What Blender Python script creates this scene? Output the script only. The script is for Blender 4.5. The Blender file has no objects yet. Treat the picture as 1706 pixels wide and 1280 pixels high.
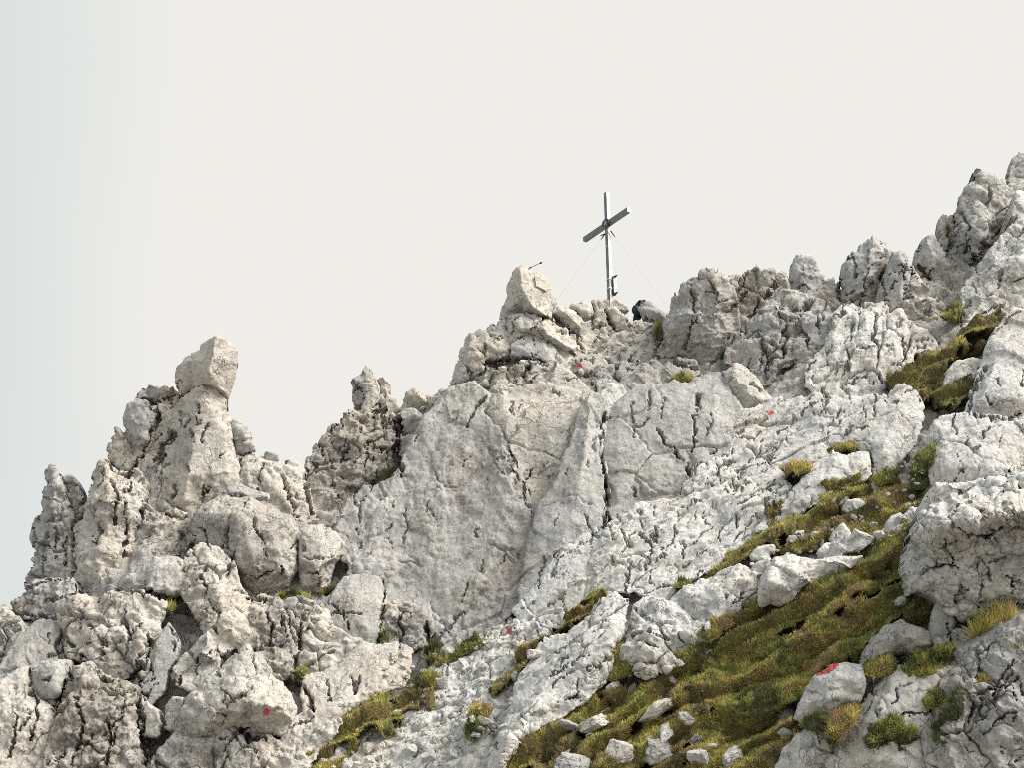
import bpy, bmesh, math, random
import numpy as np
from mathutils import Vector, Matrix
from mathutils.geometry import delaunay_2d_cdt

# ------------------------------------------------------------------ camera, world, sun, exposure
SC = bpy.context.scene
COL = SC.collection
F, CX, CY = 2400.0, 853.0, 640.0            # lens in photo pixels
PITCH = math.radians(27.0)
CAM = np.array([0.0, 0.0, 1.7])
cd = bpy.data.cameras.new('camera'); cam = bpy.data.objects.new('camera', cd); COL.objects.link(cam)
cd.sensor_fit = 'HORIZONTAL'; cd.sensor_width = 36.0; cd.lens = 36.0*F/1706.0
cd.clip_start = 0.1; cd.clip_end = 20000.0
cam.location = CAM; cam.rotation_euler = (math.pi/2+PITCH, 0, 0)
SC.camera = cam
SC.render.resolution_x, SC.render.resolution_y = 1024, 769
SC.view_settings.view_transform = 'Standard'; SC.view_settings.look = 'None'
SC.view_settings.exposure = 0.28; SC.view_settings.gamma = 1.0
SC.cycles.use_denoising = False; SC.cycles.filter_width = 0.9
SC.cycles.max_bounces = 6; SC.cycles.diffuse_bounces = 4
SUN_EL, SUN_AZ = math.radians(44), math.radians(110)     # azimuth clockwise from +Y: right of and a little behind the camera
sd = np.array([math.sin(SUN_AZ)*math.cos(SUN_EL), math.cos(SUN_AZ)*math.cos(SUN_EL), math.sin(SUN_EL)])
sl = bpy.data.lights.new('sun', 'SUN'); so = bpy.data.objects.new('sun', sl); COL.objects.link(so)
sl.energy = 4.6; sl.angle = math.radians(38); sl.color = (1.0, 0.93, 0.83)
so.rotation_euler = Vector(sd).to_track_quat('Z', 'Y').to_euler(); so.location = (30, -20, 60)

wd = bpy.data.worlds.new('World'); SC.world = wd; wd.use_nodes = True
nt = wd.node_tree; nt.nodes.clear()
def N(t, kind, **kw):
    n = t.nodes.new(kind)
    for k, v in kw.items():
        if k == 'inp':
            for a, b in v.items(): n.inputs[a].default_value = b
        else: setattr(n, k, v)
    return n
wo = N(nt, 'ShaderNodeOutputWorld')
sky = N(nt, 'ShaderNodeTexSky', sky_type='NISHITA', sun_disc=False, sun_elevation=SUN_EL, sun_rotation=SUN_AZ)
b1 = N(nt, 'ShaderNodeBackground', inp={'Strength': 0.10}); nt.links.new(sky.outputs[0], b1.inputs[0])
b2 = N(nt, 'ShaderNodeBackground', inp={'Strength': 0.81}); vc = N(nt, 'ShaderNodeMix', data_type='RGBA', inp={6: (0.69, 0.75, 0.75, 1), 7: (0.878, 0.864, 0.824, 1)})   # the cloud veil
tc = N(nt, 'ShaderNodeTexCoord'); cn = N(nt, 'ShaderNodeTexNoise', inp={'Scale': 1.6, 'Detail': 3.0, 'Roughness': 0.5})
nt.links.new(tc.outputs['Generated'], cn.inputs['Vector'])
# the veil thins toward the west (-X), where blue comes through
sx = N(nt, 'ShaderNodeSeparateXYZ'); nt.links.new(tc.outputs['Generated'], sx.inputs[0])
ad = N(nt, 'ShaderNodeMath', operation='MULTIPLY_ADD', inp={1: 0.16, 2: 0.0}); nt.links.new(cn.outputs[0], ad.inputs[0])
a2 = N(nt, 'ShaderNodeMath', operation='ADD'); nt.links.new(sx.outputs[0], a2.inputs[0]); nt.links.new(ad.outputs[0], a2.inputs[1])
mr = N(nt, 'ShaderNodeMapRange', interpolation_type='SMOOTHSTEP', inp={1: -0.60, 2: -0.25, 3: 0.72, 4: 1.0}); nt.links.new(a2.outputs[0], mr.inputs[0])
nt.links.new(vc.outputs[2], b2.inputs[0]); m2 = N(nt, 'ShaderNodeMapRange', interpolation_type='SMOOTHSTEP', inp={1: -0.30, 2: -0.11, 3: 0.0, 4: 1.0}); nt.links.new(a2.outputs[0], m2.inputs[0]); nt.links.new(m2.outputs[0], vc.inputs[0])
mx = N(nt, 'ShaderNodeMixShader'); nt.links.new(mr.outputs[0], mx.inputs[0]); nt.links.new(b1.outputs[0], mx.inputs[1]); nt.links.new(b2.outputs[0], mx.inputs[2])
nt.links.new(mx.outputs[0], wo.inputs[0])

# ------------------------------------------------------------------ projection
RX = np.array([1.0, 0, 0]); FW = np.array([0, math.cos(PITCH), math.sin(PITCH)]); UP = np.array([0, -math.sin(PITCH), math.cos(PITCH)])
def rays(x, y):
    x = np.asarray(x, float); y = np.asarray(y, float)
    return (x-CX)[..., None]/F*RX + (CY-y)[..., None]/F*UP + FW
def world(x, y, Z): return CAM + rays(x, y)*np.asarray(Z, float)[..., None]
def pix(p):
    d = np.asarray(p)-CAM; z = d@FW
    return CX+F*(d@RX)/z, CY-F*(d@UP)/z, z

# coarse lie of the mountain: depth along the optical axis at photo points
ZC = np.array([
 (0,1280,25.5),(0,1120,29.5),(0,1010,35),(-150,1280,25),(-150,1050,35),(200,1280,25),(200,1100,29.5),(200,945,33.5),(400,1280,24.5),(420,1100,29),(400,985,33.5),
 (60,960,36.5),(90,790,39),(180,900,36.3),(200,700,40),(330,850,37.5),(350,700,40.5),(360,560,41.5),(430,900,35),(450,770,41),(530,930,36),(590,770,42.5),(610,615,45),
 (600,1040,32.5),(600,1180,27.5),(560,900,37.5),(620,820,40),(700,680,44.5),(730,1080,30.5),(760,650,45),(860,645,44),(850,1000,31.5),(860,540,47.5),(900,450,49),(1010,505,48.5),(960,600,45.5),(1080,520,48.5),(1090,600,45),
 (700,1280,22.3),(800,1150,26.2),(900,1280,20.8),(1000,1150,24.0),(1000,1000,28.2),(980,690,41.5),(1010,870,33.5),(1120,650,42),(1120,830,34.5),(1200,900,29.5),(1200,600,43.5),(1170,470,48),(1240,680,39.5),
 (1200,1280,19.6),(1200,1080,24),(1340,430,49),(1340,600,41),(1340,750,33.5),(1440,410,48),(1400,880,28.2),(1450,640,37.5),(1430,520,43),(1350,1000,24.2),(1500,1280,18.4),(1500,1100,21),(1500,760,31),(1550,900,25.5),(1560,500,43.5),(1560,400,47),(1640,300,50),(1640,480,43),(1700,270,52),(1700,420,45),
 (1600,640,34.5),(1700,600,34),(1700,720,29.5),(1640,820,26),(1700,900,23.5),(1600,1020,22.5),(1706,1050,20.5),(1706,1280,17.5),(1850,1280,17),(1850,900,23),(1850,500,40),(1850,300,50),
 (800,1500,16.5),(200,1500,20),(1500,1500,14.5),(-150,1500,20),(1850,1500,14)], float)
ZC[:, 2] = np.where(ZC[:, 2] < 47, 47+(ZC[:, 2]-47)*.60, ZC[:, 2])
def _tps_fit(P, z, lam=0.02):
    P = P/500.0; n = len(P)
    r = np.linalg.norm(P[:, None]-P[None], axis=2); K = np.where(r > 0, r*r*np.log(r+1e-12), 0)+lam*np.eye(n)
    A = np.zeros((n+3, n+3)); A[:n, :n] = K; A[:n, n] = 1; A[:n, n+1:] = P; A[n, :n] = 1; A[n+1:, :n] = P.T
    return P, np.linalg.solve(A, np.r_[z, 0, 0, 0])
_P, _w = _tps_fit(ZC[:, :2], ZC[:, 2])
def zbase(x, y):
    x = np.asarray(x, float)/500; y = np.asarray(y, float)/500; out = np.full(x.shape, _w[-3])+_w[-2]*x+_w[-1]*y
    for (px, py), w in zip(_P, _w[:-3]):
        r2 = (x-px)**2+(y-py)**2; out = out+w*0.5*r2*np.log(r2+1e-12)
    return out

# ------------------------------------------------------------------ noise
def _h(ix, iy, iz, s):
    with np.errstate(over='ignore'):
        h = (ix.astype(np.uint32)*np.uint32(374761393)+iy.astype(np.uint32)*np.uint32(668265263)+iz.astype(np.uint32)*np.uint32(2147483647)+np.uint32((s*144665+1013904223) & 0xffffffff))
        h = (h ^ (h >> np.uint32(13)))*np.uint32(1274126177); h ^= h >> np.uint32(16); h = h*np.uint32(2246822519); h ^= h >> np.uint32(15)
    return h
def _u(h): return h.astype(np.float64)/4294967295.0
_G = np.random.RandomState(4).normal(size=(256, 3)); _G = (_G/np.linalg.norm(_G, axis=1, keepdims=True)*1.7).astype(np.float32)
def vnoise(p, s=0):
    p = np.asarray(p, np.float32); i = np.floor(p); f = p-i; i = i.astype(np.int32); u = f*f*f*(f*(f*6-15)+10); o = np.float32(0)
    for a in (0, 1):
        wa = u[..., 0] if a else 1-u[..., 0]
        for b in (0, 1):
            wb = wa*(u[..., 1] if b else 1-u[..., 1])
            for c in (0, 1):
                g = _G[_h(i[..., 0]+a, i[..., 1]+b, i[..., 2]+c, s) & np.uint32(255)]
                o = o+wb*(u[..., 2] if c else 1-u[..., 2])*(g[..., 0]*(f[..., 0]-a)+g[..., 1]*(f[..., 1]-b)+g[..., 2]*(f[..., 2]-c))
    return o
def fbm(p, s=0, o=4, g=0.5, l=2.03):
    r = 0.0; a = 1.0; q = p
    for k in range(o): r = r+a*vnoise(q, s+k*17); a *= g; q = q*l+3.7
    return r
def ridged(p, s=0, o=4):
    r = 0.0; a = 1.0; q = p
    for k in range(o): r = r+a*(1-2*np.abs(vnoise(q, s+k*17))); a *= 0.5; q = q*2.1+1.3
    return r
def worley(p, s=0):
    p = p.astype(np.float32)
    i = np.floor(p).astype(np.int64); sh = p.shape[:-1]
    F1 = np.full(sh, 9.0, np.float32); F2 = np.full(sh, 9.0, np.float32); D = np.zeros(p.shape, np.float32); ID = np.zeros(sh, np.uint32)
    for a in (-1, 0, 1):
        for b in (-1, 0, 1):
            for c in (-1, 0, 1):
                X = i[..., 0]+a; Y = i[..., 1]+b; Zz = i[..., 2]+c; h = _h(X, Y, Zz, s)
                fx = (h & np.uint32(1023)).astype(np.float32)*np.float32(.8/1023)+np.float32(.1); fy = ((h >> np.uint32(10)) & np.uint32(1023)).astype(np.float32)*np.float32(.8/1023)+np.float32(.1); fz = ((h >> np.uint32(20)) & np.uint32(1023)).astype(np.float32)*np.float32(.8/1023)+np.float32(.1)
                dx = p[..., 0]-X.astype(np.float32)-fx; dy = p[..., 1]-Y.astype(np.float32)-fy; dz = p[..., 2]-Zz.astype(np.float32)-fz
                d = np.sqrt(dx*dx+dy*dy+dz*dz); m = d < F1
                F2 = np.where(m, F1, np.minimum(F2, d)); F1 = np.where(m, d, F1); ID = np.where(m, h, ID)
                D[..., 0] = np.where(m, dx, D[..., 0]); D[..., 1] = np.where(m, dy, D[..., 1]); D[..., 2] = np.where(m, dz, D[..., 2])
    return F1, F2, ID, D
def blocks(q, scale, amp, tilt, cd_, cw, seed, gate=1.0):
    """fractured blocks: every Voronoi cell is raised, tilted and parted from its neighbours by a crack"""
    F1, F2, ID, D = worley(q/scale, seed)
    g = np.stack([_u(_h(ID, ID, ID, 5+k))*2-1 for k in range(3)], -1)
    d = (_u(_h(ID, ID, ID, 9))*2-1)*amp+tilt*scale*(g*D).sum(-1)
    return d-cd_*gate*np.exp(-((F2-F1)/cw)**2)

_Q = np.random.RandomState(9)
def _frame(r, a):
    ax = r.normal(size=3); ax /= np.linalg.norm(ax); t = a*(2*r.rand()-1); K = np.array([[0, -ax[2], ax[1]], [ax[2], 0, -ax[0]], [-ax[1], ax[0], 0]]); return np.eye(3)+math.sin(t)*K+(1-math.cos(t))*K@K
_T = _frame(np.random.RandomState(2), 1.2)
_FR = np.stack([(_frame(_Q, .85)@_T)*(.85+.5*_Q.rand(3, 1)) for _ in range(64)]).astype(np.float32)
def chunks(p, s=0):
    """flat-sided broken rock: distance to the nearest of many tilted boxes (continuous, with sharp arrises)"""
    p = p.astype(np.float32); i = np.floor(p).astype(np.int64); F1 = np.full(p.shape[:-1], 9.0, np.float32); ID = np.zeros(p.shape[:-1], np.uint32)
    for a in (-1, 0, 1):
        for b in (-1, 0, 1):
            for c in (-1, 0, 1):
                X = i[..., 0]+a; Y = i[..., 1]+b; Zz = i[..., 2]+c; h = _h(X, Y, Zz, s)
                fx = (h & np.uint32(1023)).astype(np.float32)*np.float32(.9/1023)+np.float32(.05); fy = ((h >> np.uint32(10)) & np.uint32(1023)).astype(np.float32)*np.float32(.9/1023)+np.float32(.05); fz = ((h >> np.uint32(20)) & np.uint32(1023)).astype(np.float32)*np.float32(.9/1023)+np.float32(.05)
                dx = p[..., 0]-X.astype(np.float32)-fx; dy = p[..., 1]-Y.astype(np.float32)-fy; dz = p[..., 2]-Zz.astype(np.float32)-fz
                R = _FR[(h >> np.uint32(3)) & np.uint32(63)]
                d = np.abs(R[..., 0, 0]*dx+R[..., 0, 1]*dy+R[..., 0, 2]*dz); d = np.maximum(d, np.abs(R[..., 1, 0]*dx+R[..., 1, 1]*dy+R[..., 1, 2]*dz)); d = np.maximum(d, np.abs(R[..., 2, 0]*dx+R[..., 2, 1]*dy+R[..., 2, 2]*dz))
                m = d < F1; F1 = np.where(m, d, F1); ID = np.where(m, h, ID)
    return F1, ID
# ------------------------------------------------------------------ style of the rock: (scale m, height m, tilt, crack depth, crack width)
# ch: (scale m, height relative to scale, flat-top level); bl: (scale m, height m, tilt, crack depth, crack width)
STY = {
 'slab':    dict(low=(3.4, .10), ch=[(2.4, .12, .42), (.8, .09, .42), (.28, .10, .5), (.11, .16, .55)], bl=[(1.9, .015, .04, .05, .03), (.6, .01, .03, .03, .04)], fine=(.13, .014), rid=(.5, .008), mask=.85, q=(.8, 1.2)),
 'plane':   dict(low=(3.0, .05), ch=[(1.3, .10, .42), (.42, .15, .45), (.16, .22, .5), (.085, .24, .55)], bl=[(1.2, .01, .03, .04, .03)], fine=(.10, .010), rid=(.5, .006), mask=.8, q=(1, 1.4)),
 'boulder': dict(low=(2.4, .10), ch=[(1.5, .40, .40), (.55, .42, .45), (.20, .46, .55), (.10, .36, .55)], bl=[(1.1, .02, .06, .06, .035), (.42, .01, .05, .03, .05)], fine=(.11, .012), rid=(.6, .012), mask=.55, q=(1, 1)),
 'crag':    dict(low=(2.4, .10), ch=[(1.3, .58, .42), (.5, .68, .50), (.21, .78, .55), (.10, .60, .55)], bl=[(1.05, .04, .10, .11, .035), (.42, .02, .10, .06, .05)], fine=(.10, .014), rid=(.6, .02), mask=.45, q=(1, 1.3)),
 'shatter': dict(low=(2.0, .10), ch=[(.85, .60, .45), (.34, .75, .52), (.16, .85, .55), (.085, .65, .55)], bl=[(.75, .05, .14, .12, .05), (.30, .03, .12, .06, .06)], fine=(.10, .014), rid=(.5, .02), mask=.25, q=(1, 1.25)),
 'strata':  dict(low=(2.4, .10), ch=[(1.3, .36, .40), (.5, .42, .45), (.20, .42, .5), (.09, .38, .55)], bl=[(.85, .03, .08, .09, .035), (.36, .02, .08, .05, .05)], fine=(.10, .013), rid=(.5, .015), mask=.45, q=(2.7, .85)),
 'turf':    dict(low=(1.6, .12), bl=[], terr=(.62, .34), dome=[(.60, .38), (.26, .12)], fine=(.14, .05), rid=(.5, .0), mask=0, q=(2.4, .85)),
 'scree':   dict(low=(1.5, .10), bl=[(.62, .03, .15, .08, .06), (.26, .02, .15, .05, .08)], ch=[(.7, .40, .5), (.3, .5, .5), (.14, .45, .5)], fine=(.10, .012), rid=(.6, .02), mask=.1, q=(1.25, .9)),
}
def lattice(p, theta, stretch):
    """rotate camera-facing coordinates so that cells lengthen along the bedding"""
    d = p-CAM; X = d@RX; Y = d@UP; Zd = d@FW; c, s = math.cos(theta), math.sin(theta)
    return np.stack([(X*c+Y*s)/stretch[0], (-X*s+Y*c)/stretch[1], Zd/max(1.0, stretch[0]*.8)], -1)

# ------------------------------------------------------------------ meshes
def mesh_obj(name, V, faces, mats, parent=None, origin=None, smooth=True):
    V = np.asarray(V, float); o0 = np.zeros(3) if origin is None else np.asarray(origin, float)
    me = bpy.data.meshes.new(name); V = V-o0
    if isinstance(faces, np.ndarray) or all(isinstance(f, np.ndarray) for f in faces):
        fl = [faces] if isinstance(faces, np.ndarray) else faces
        fl = [f for f in fl if len(f)]
        loops = np.concatenate([f.ravel() for f in fl]); sizes = np.concatenate([np.full(len(f), f.shape[1]) for f in fl])
        me.vertices.add(len(V)); me.vertices.foreach_set('co', V.ravel())
        me.loops.add(len(loops)); me.loops.foreach_set('vertex_index', loops.astype(np.int32))
        me.polygons.add(len(sizes)); st = np.r_[0, np.cumsum(sizes)[:-1]]; me.polygons.foreach_set('loop_start', st.astype(np.int32)); me.polygons.foreach_set('loop_total', sizes.astype(np.int32))
        me.update(calc_edges=True); me.validate()
    else:
        me.from_pydata([tuple(v) for v in V], [], faces); me.update()
    if smooth: me.polygons.foreach_set('use_smooth', np.ones(len(me.polygons), bool))
    for m in (mats if isinstance(mats, (list, tuple)) else [mats]): me.materials.append(m)
    o = bpy.data.objects.new(name, me); COL.objects.link(o); o.location = o0
    if parent is not None:
        o.parent = parent; o.location = o0-np.array(parent.location) if origin is not None else -np.array(parent.location)
        if origin is None: o.location = (0, 0, 0); me.transform(Matrix.Translation(-Vector(parent.location)))
    return o
def tag(o, label=None, cat=None, group=None, kind=None):
    if label: o['label'] = label
    if cat: o['category'] = cat
    if group: o['group'] = group
    if kind: o['kind'] = kind
    return o
def empty(name, loc):
    o = bpy.data.objects.new(name, None); COL.objects.link(o); o.location = loc; o.empty_display_size = .2
    return o
ZB = np.full((1500//2, 2000//2), 1e9)       # what has been built so far: nearest depth, 2 px cells, photo pixel + 150
ZN = np.zeros((1500//2, 2000//2, 3))
def splat(V, nrm=None):
    x, y, z = pix(V); i = ((y+100)//2).astype(int); j = ((x+150)//2).astype(int)
    ok = (i >= 0) & (i < ZB.shape[0]) & (j >= 0) & (j < ZB.shape[1]); i, j, z = i[ok], j[ok], z[ok]
    if nrm is not None:
        n = nrm[ok]; near = z <= ZB[i, j]; ZN[i[near], j[near]] = n[near]
    np.minimum.at(ZB, (i, j), z)
def depth_at(x, y, r=2):
    i = int((y+100)//2); j = int((x+150)//2); w = ZB[max(0, i-r):i+r+1, max(0, j-r):j+r+1]; w = w[w < 1e8]
    return float(np.median(w)) if w.size else float(zbase(x, y))
def normal_at(x, y, r=3):
    i = int((y+100)//2); j = int((x+150)//2); w = ZN[max(0, i-r):i+r+1, max(0, j-r):j+r+1].reshape(-1, 3).sum(0); l = np.linalg.norm(w)
    return w/l if l > 1e-6 else np.array([0, -.6, .8])

def poly(s): return np.array([[float(v) for v in t.split(',')] for t in s.split()])
def sdf_poly(x, y, P):
    """signed distance (px), positive inside"""
    d = np.full(x.shape, 1e18); ins = np.zeros(x.shape, bool); n = len(P)
    for k in range(n):
        ax, ay = P[k]; bx, by = P[(k+1) % n]; ex, ey = bx-ax, by-ay; l = ex*ex+ey*ey+1e-9
        t = np.clip(((x-ax)*ex+(y-ay)*ey)/l, 0, 1); d = np.minimum(d, (x-ax-t*ex)**2+(y-ay-t*ey)**2)
        c = ((ay > y) != (by > y)); ins ^= c & (x < ex*(y-ay)/(ey if abs(ey) > 1e-9 else 1e-9)+ax)
    d = np.sqrt(d); return np.where(ins, d, -d)
def line_dist(x, y, P):
    d = np.full(x.shape, 1e18)
    for k in range(len(P)-1):
        ax, ay = P[k]; bx, by = P[k+1]; ex, ey = bx-ax, by-ay; l = ex*ex+ey*ey+1e-9
        t = np.clip(((x-ax)*ex+(y-ay)*ey)/l, 0, 1); d = np.minimum(d, (x-ax-t*ex)**2+(y-ay-t*ey)**2)
    return np.sqrt(d)
def facets(x, y, P, ridges):
    """triangulate outline + ridge lines (x,y,out) and interpolate the bulge in between"""
    vs = [Vector((a, b)) for a, b in P]; out = [0.0]*len(P); ed = [(i, (i+1) % len(P)) for i in range(len(P))]
    for r in ridges:
        k0 = len(vs)
        for (a, b, c) in r: vs.append(Vector((a, b))); out.append(c)
        ed += [(k0+i, k0+i+1) for i in range(len(r)-1)]
    rv, re, rf, ov, oe, of = delaunay_2d_cdt(vs, ed, [], 0, 1e-3, True)
    val = []
    for k, v in enumerate(rv):
        src = ov[k]
        if src: val.append(sum(out[i] for i in src)/len(src) if len(src) == 1 else min((out[i] for i in src), key=abs))
        else:
            dd = [(v-w).length for w in vs]; a, b = np.argsort(dd)[:2]; t = dd[a]/(dd[a]+dd[b]+1e-9); val.append(out[a]*(1-t)+out[b]*t)
    z = np.zeros(x.shape)
    for f in rf:
        a, b, c = f[0], f[1], f[2]
        (x1, y1), (x2, y2), (x3, y3) = rv[a], rv[b], rv[c]; den = (y2-y3)*(x1-x3)+(x3-x2)*(y1-y3)
        if abs(den) < 1e-6: continue
        l1 = ((y2-y3)*(x-x3)+(x3-x2)*(y-y3))/den; l2 = ((y3-y1)*(x-x3)+(x1-x3)*(y-y3))/den; l3 = 1-l1-l2
        m = (l1 >= -1e-4) & (l2 >= -1e-4) & (l3 >= -1e-4); z[m] = (l1*val[a]+l2*val[b]+l3*val[c])[m]
    return z
def grid_normals(Wp):
    n = np.cross(np.gradient(Wp, axis=1), np.gradient(Wp, axis=0)); n /= np.linalg.norm(n, axis=-1, keepdims=True)+1e-12
    view = Wp-CAM; s = np.sign((n*view).sum(-1, keepdims=True)); return n*np.where(s > 0, -1, 1)
CRACKS = []; STAIN_SHADES = []
def crack(s, w=2.2, d=.35): CRACKS.append((poly(s), w, d))
MTN = poly('-150,1010 0,1025 40,1010 75,900 90,830 150,850 190,790 224,735 238,690 284,656 302,650 332,640 352,635 376,656 382,750 430,775 498,790 514,795 534,770 600,715 650,705 662,684 672,668 690,656 712,666 738,656 756,636 770,610 790,570 850,533 880,527 930,530 990,512 1050,524 1120,524 1150,490 1200,475 1280,475 1330,470 1400,480 1450,430 1480,450 1530,460 1570,420 1610,380 1640,320 1700,290 1900,250 1900,1480 -150,1480')
_count = [0]
def relief(name, outline, mat, label=None, cat=None, group=None, kind=None, off=0.0, steep=.6, yaw=0.0, edge=(11, .5), style='crag', amp=1.0, ridges=None, jag=3.0, step=1.7,
           theta=30, paint=None, grow=4.0, free=None, sheet=False, ndir=.62, piv=None, gaps=0, seed=None, back=1.2, bumpy=None, parent=None, zfun=None, wob=5.0):
    """one rock: the outline at its own distance, a faceted, fractured front, rolled edges and a closed back"""
    P = poly(outline) if isinstance(outline, str) else np.asarray(outline, float); _count[0] += 1; seed = _count[0]*7 if seed is None else seed
    if piv is None: piv = .55 if cat is not None and (P.mean(0)[1] > 950 or (P.mean(0)[0] > 690 and P.mean(0)[1] > 600)) else 0.0
    pad = 3*step+jag*1.6; x0, y0 = P.min(0)-pad; x1, y1 = P.max(0)+pad
    gx, gy = np.meshgrid(np.arange(x0, x1, step), np.arange(y0, y1, step)); q2 = np.stack([gx/26.0, gy/26.0, np.full(gx.shape, seed*.37)], -1)
    sd_ = sdf_poly(gx, gy, P)
    if cat is not None and P.mean(0)[1] > 560 and parent is None and not sheet:
        off = off*(.72 if cat in ('boulder', 'stone', 'plant') else .55); edge = (edge[0]*.8, edge[1]*.62); amp = amp if amp < 1 else 1+(amp-1)*.35
        steep = steep if cat in ('boulder', 'stone', 'plant') else steep+(1-steep)*.35
        ridges = ridges and [[(a, b, c*(.72 if cat in ('boulder', 'stone') else .5)) for a, b, c in r] for r in ridges]
    if cat is not None and P.mean(0)[1] <= 560 or (cat is not None and P.mean(0)[0] < 700 and P.mean(0)[1] < 900): edge = (edge[0]*.45, edge[1]*.45)
    if free is None: free = cat in ('boulder', 'stone')
    inn = np.clip(sdf_poly(gx, gy, MTN)/26.0, 0, 1) if not sheet else np.zeros(gx.shape)
    sd0 = sd_
    if jag: sd_ = np.minimum(sd0+1.2, jag*1.05*fbm(q2*1.5, 3, 4, .66)*(1.0+.7*(1-inn))+sd_)
    if gaps: c_, s_ = math.cos(math.radians(-theta)), math.sin(math.radians(-theta)); sd_ = np.minimum(sd_, (gaps-fbm(np.stack([(gx*c_+gy*s_)/75, (-gx*s_+gy*c_)/24, gx*0+seed], -1), 55, 3))*34)
    sd_ = sd_+grow*inn*(.6 if free else 1.6); soft = 1-(.25 if free else .72)*inn
    cx, cy = P.mean(0); zc = float(zbase(cx, cy+piv*(P[:, 1].max()-cy))); Z0 = zc+steep*(zbase(gx, gy)-zc)+yaw*(gx-cx)/100.0+off if zfun is None else zfun(gx, gy)+off
    if ridges:
        wx = gx+wob*fbm(q2*1.3, 31, 3); wy = gy+wob*fbm(q2*1.3, 47, 3); Z0 = Z0-facets(wx, wy, P, ridges)
    S = STY[style]; px2m = zc/F
    e = np.clip(sd_/(edge[0]*(.55+.45*soft)*(1+.6*fbm(q2*.8, 77, 2))), 0, 1); Zr = Z0+soft*edge[1]*(.6*(1-np.sqrt(np.clip(1-(1-e)**2, 0, 1)))+.4*(1-e))
    W0 = world(gx, gy, Zr); n = grid_normals(world(gx, gy, Z0)); view = -(rays(gx, gy)); view /= np.linalg.norm(view, axis=-1, keepdims=True)
    dr = n*ndir+view*(1-ndir); dr /= np.linalg.norm(dr, axis=-1, keepdims=True)
    base = world(gx, gy, Z0); q = lattice(base, math.radians(theta), S['q']) if bumpy is None else lattice(base, math.radians(theta), bumpy)
    near = sd_ > -step*2.5; bf, qf = base[near], q[near]
    qw = qf+.07*np.stack([fbm(qf*2.3, seed % 5+k*3, 3) for k in (1, 2, 3)], -1)
    df = S['low'][1]*fbm(bf/S['low'][0], 11, 3)
    for k, (sc, am, cap) in enumerate(S.get('ch', ())):
        m = np.clip((fbm(bf/(sc*2.6), 121+k, 2)+.5-S['mask']*.5)*2.4, 0.15, 1.0) if k else 1.0
        F1, ID = chunks(qf/sc+.05*fbm(qf/sc*3, 14, 2)[..., None], k*3+1); hh = cap+.22*(_u(_h(ID, ID, ID, 6))-.5); df = df+m*am*sc*(np.minimum(hh, .78-F1)-.25)
    for k, (sc, am, ti, cdp, cw) in enumerate(S['bl']):
        m = np.clip((fbm(bf/(sc*3.0), 21+k, 2)+.55-S['mask']*.6)*2.6, 0.08, 1.0) if k else 1.0
        df = df+m*blocks(qw, sc, am, ti, cdp*1.5, cw*.8, k*5+2, np.clip((fbm(bf/(sc*1.3), 33+k, 2)-.02)*4, 0, 1))
    if 'terr' in S:
        fr = (qf[..., 1]/S['terr'][0]+.9*fbm(qf*.55, 15, 3))%1.0; df = df+S['terr'][1]*(np.where(fr < .28, fr/.28, 1-(fr-.28)/.72)-.4)
    for (sc, am) in S.get('dome', ()):
        F1, F2, ID, D = worley(qw/sc, 3); df = df+am*(.75-F1*F1*1.3)*(.6+.8*_u(ID))
    df = df+S['fine'][1]*fbm(bf/S['fine'][0], 5, 3, .6)-S['rid'][1]*np.clip(ridged(qf/S['rid'][0], 8, 3)-.9, 0, 2)
    dsp = np.zeros(gx.shape); dsp[near] = df*amp
    cks = [(cp, w, d) for cp, w, d in CRACKS if not (cp[:, 0].max() < x0-9 or cp[:, 0].min() > x1+9 or cp[:, 1].max() < y0-9 or cp[:, 1].min() > y1+9)]
    if cks and not sheet:
        wx = gx+4.5*fbm(q2*1.5, 61, 4, .7); wy = gy+4.5*fbm(q2*1.5, 67, 4, .7); wv_ = np.clip(.85+.9*fbm(q2*1.4, 71, 3, .6), .15, 2)
        for cp, w, d in cks:
            r0 = max(0, int((cp[:, 1].min()-14-y0)/step)); r1 = int((cp[:, 1].max()+14-y0)/step); c0 = max(0, int((cp[:, 0].min()-14-x0)/step)); c1 = int((cp[:, 0].max()+14-x0)/step)
            if r1 <= 0 or c1 <= 0: continue
            sl_ = (slice(r0, r1), slice(c0, c1)); dsp[sl_] -= d*np.clip(1.15-line_dist(wx[sl_], wy[sl_], cp)/(.95*w*wv_[sl_]), 0, 1)
    Wd = W0+dr*dsp[..., None]
    # cut the sheet to the outline, border points slid onto it
    gyy, gxx = np.gradient(sd_, step); gl = np.hypot(gxx, gyy)+1e-6; keep = sd_ > -step*1.02
    out = keep & (sd_ < 0); sxp = np.where(out, -sd_*gxx/gl, 0); syp = np.where(out, -sd_*gyy/gl, 0); zz = ((Wd-CAM)@FW)
    Wd = Wd+((sxp/F*zz)[..., None]*RX-(syp/F*zz)[..., None]*UP)
    cell = keep[:-1, :-1] & keep[1:, :-1] & keep[:-1, 1:] & keep[1:, 1:] & ((sd_[:-1, :-1] > 0) | (sd_[1:, :-1] > 0) | (sd_[:-1, 1:] > 0) | (sd_[1:, 1:] > 0))
    h, w = gx.shape; I = np.arange(h*w).reshape(h, w)
    q4 = np.stack([I[1:, :-1][cell], I[1:, 1:][cell], I[:-1, 1:][cell], I[:-1, :-1][cell]], 1)
    # boundary -> closed back
    E = np.concatenate([q4[:, [0, 1]], q4[:, [1, 2]], q4[:, [2, 3]], q4[:, [3, 0]]]); key = E[:, 0].astype(np.int64)*(h*w)+E[:, 1]; rev = E[:, 1].astype(np.int64)*(h*w)+E[:, 0]
    bd = E[~np.isin(key, rev)]; V = Wd.reshape(-1, 3); bi = np.unique(bd)
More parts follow.
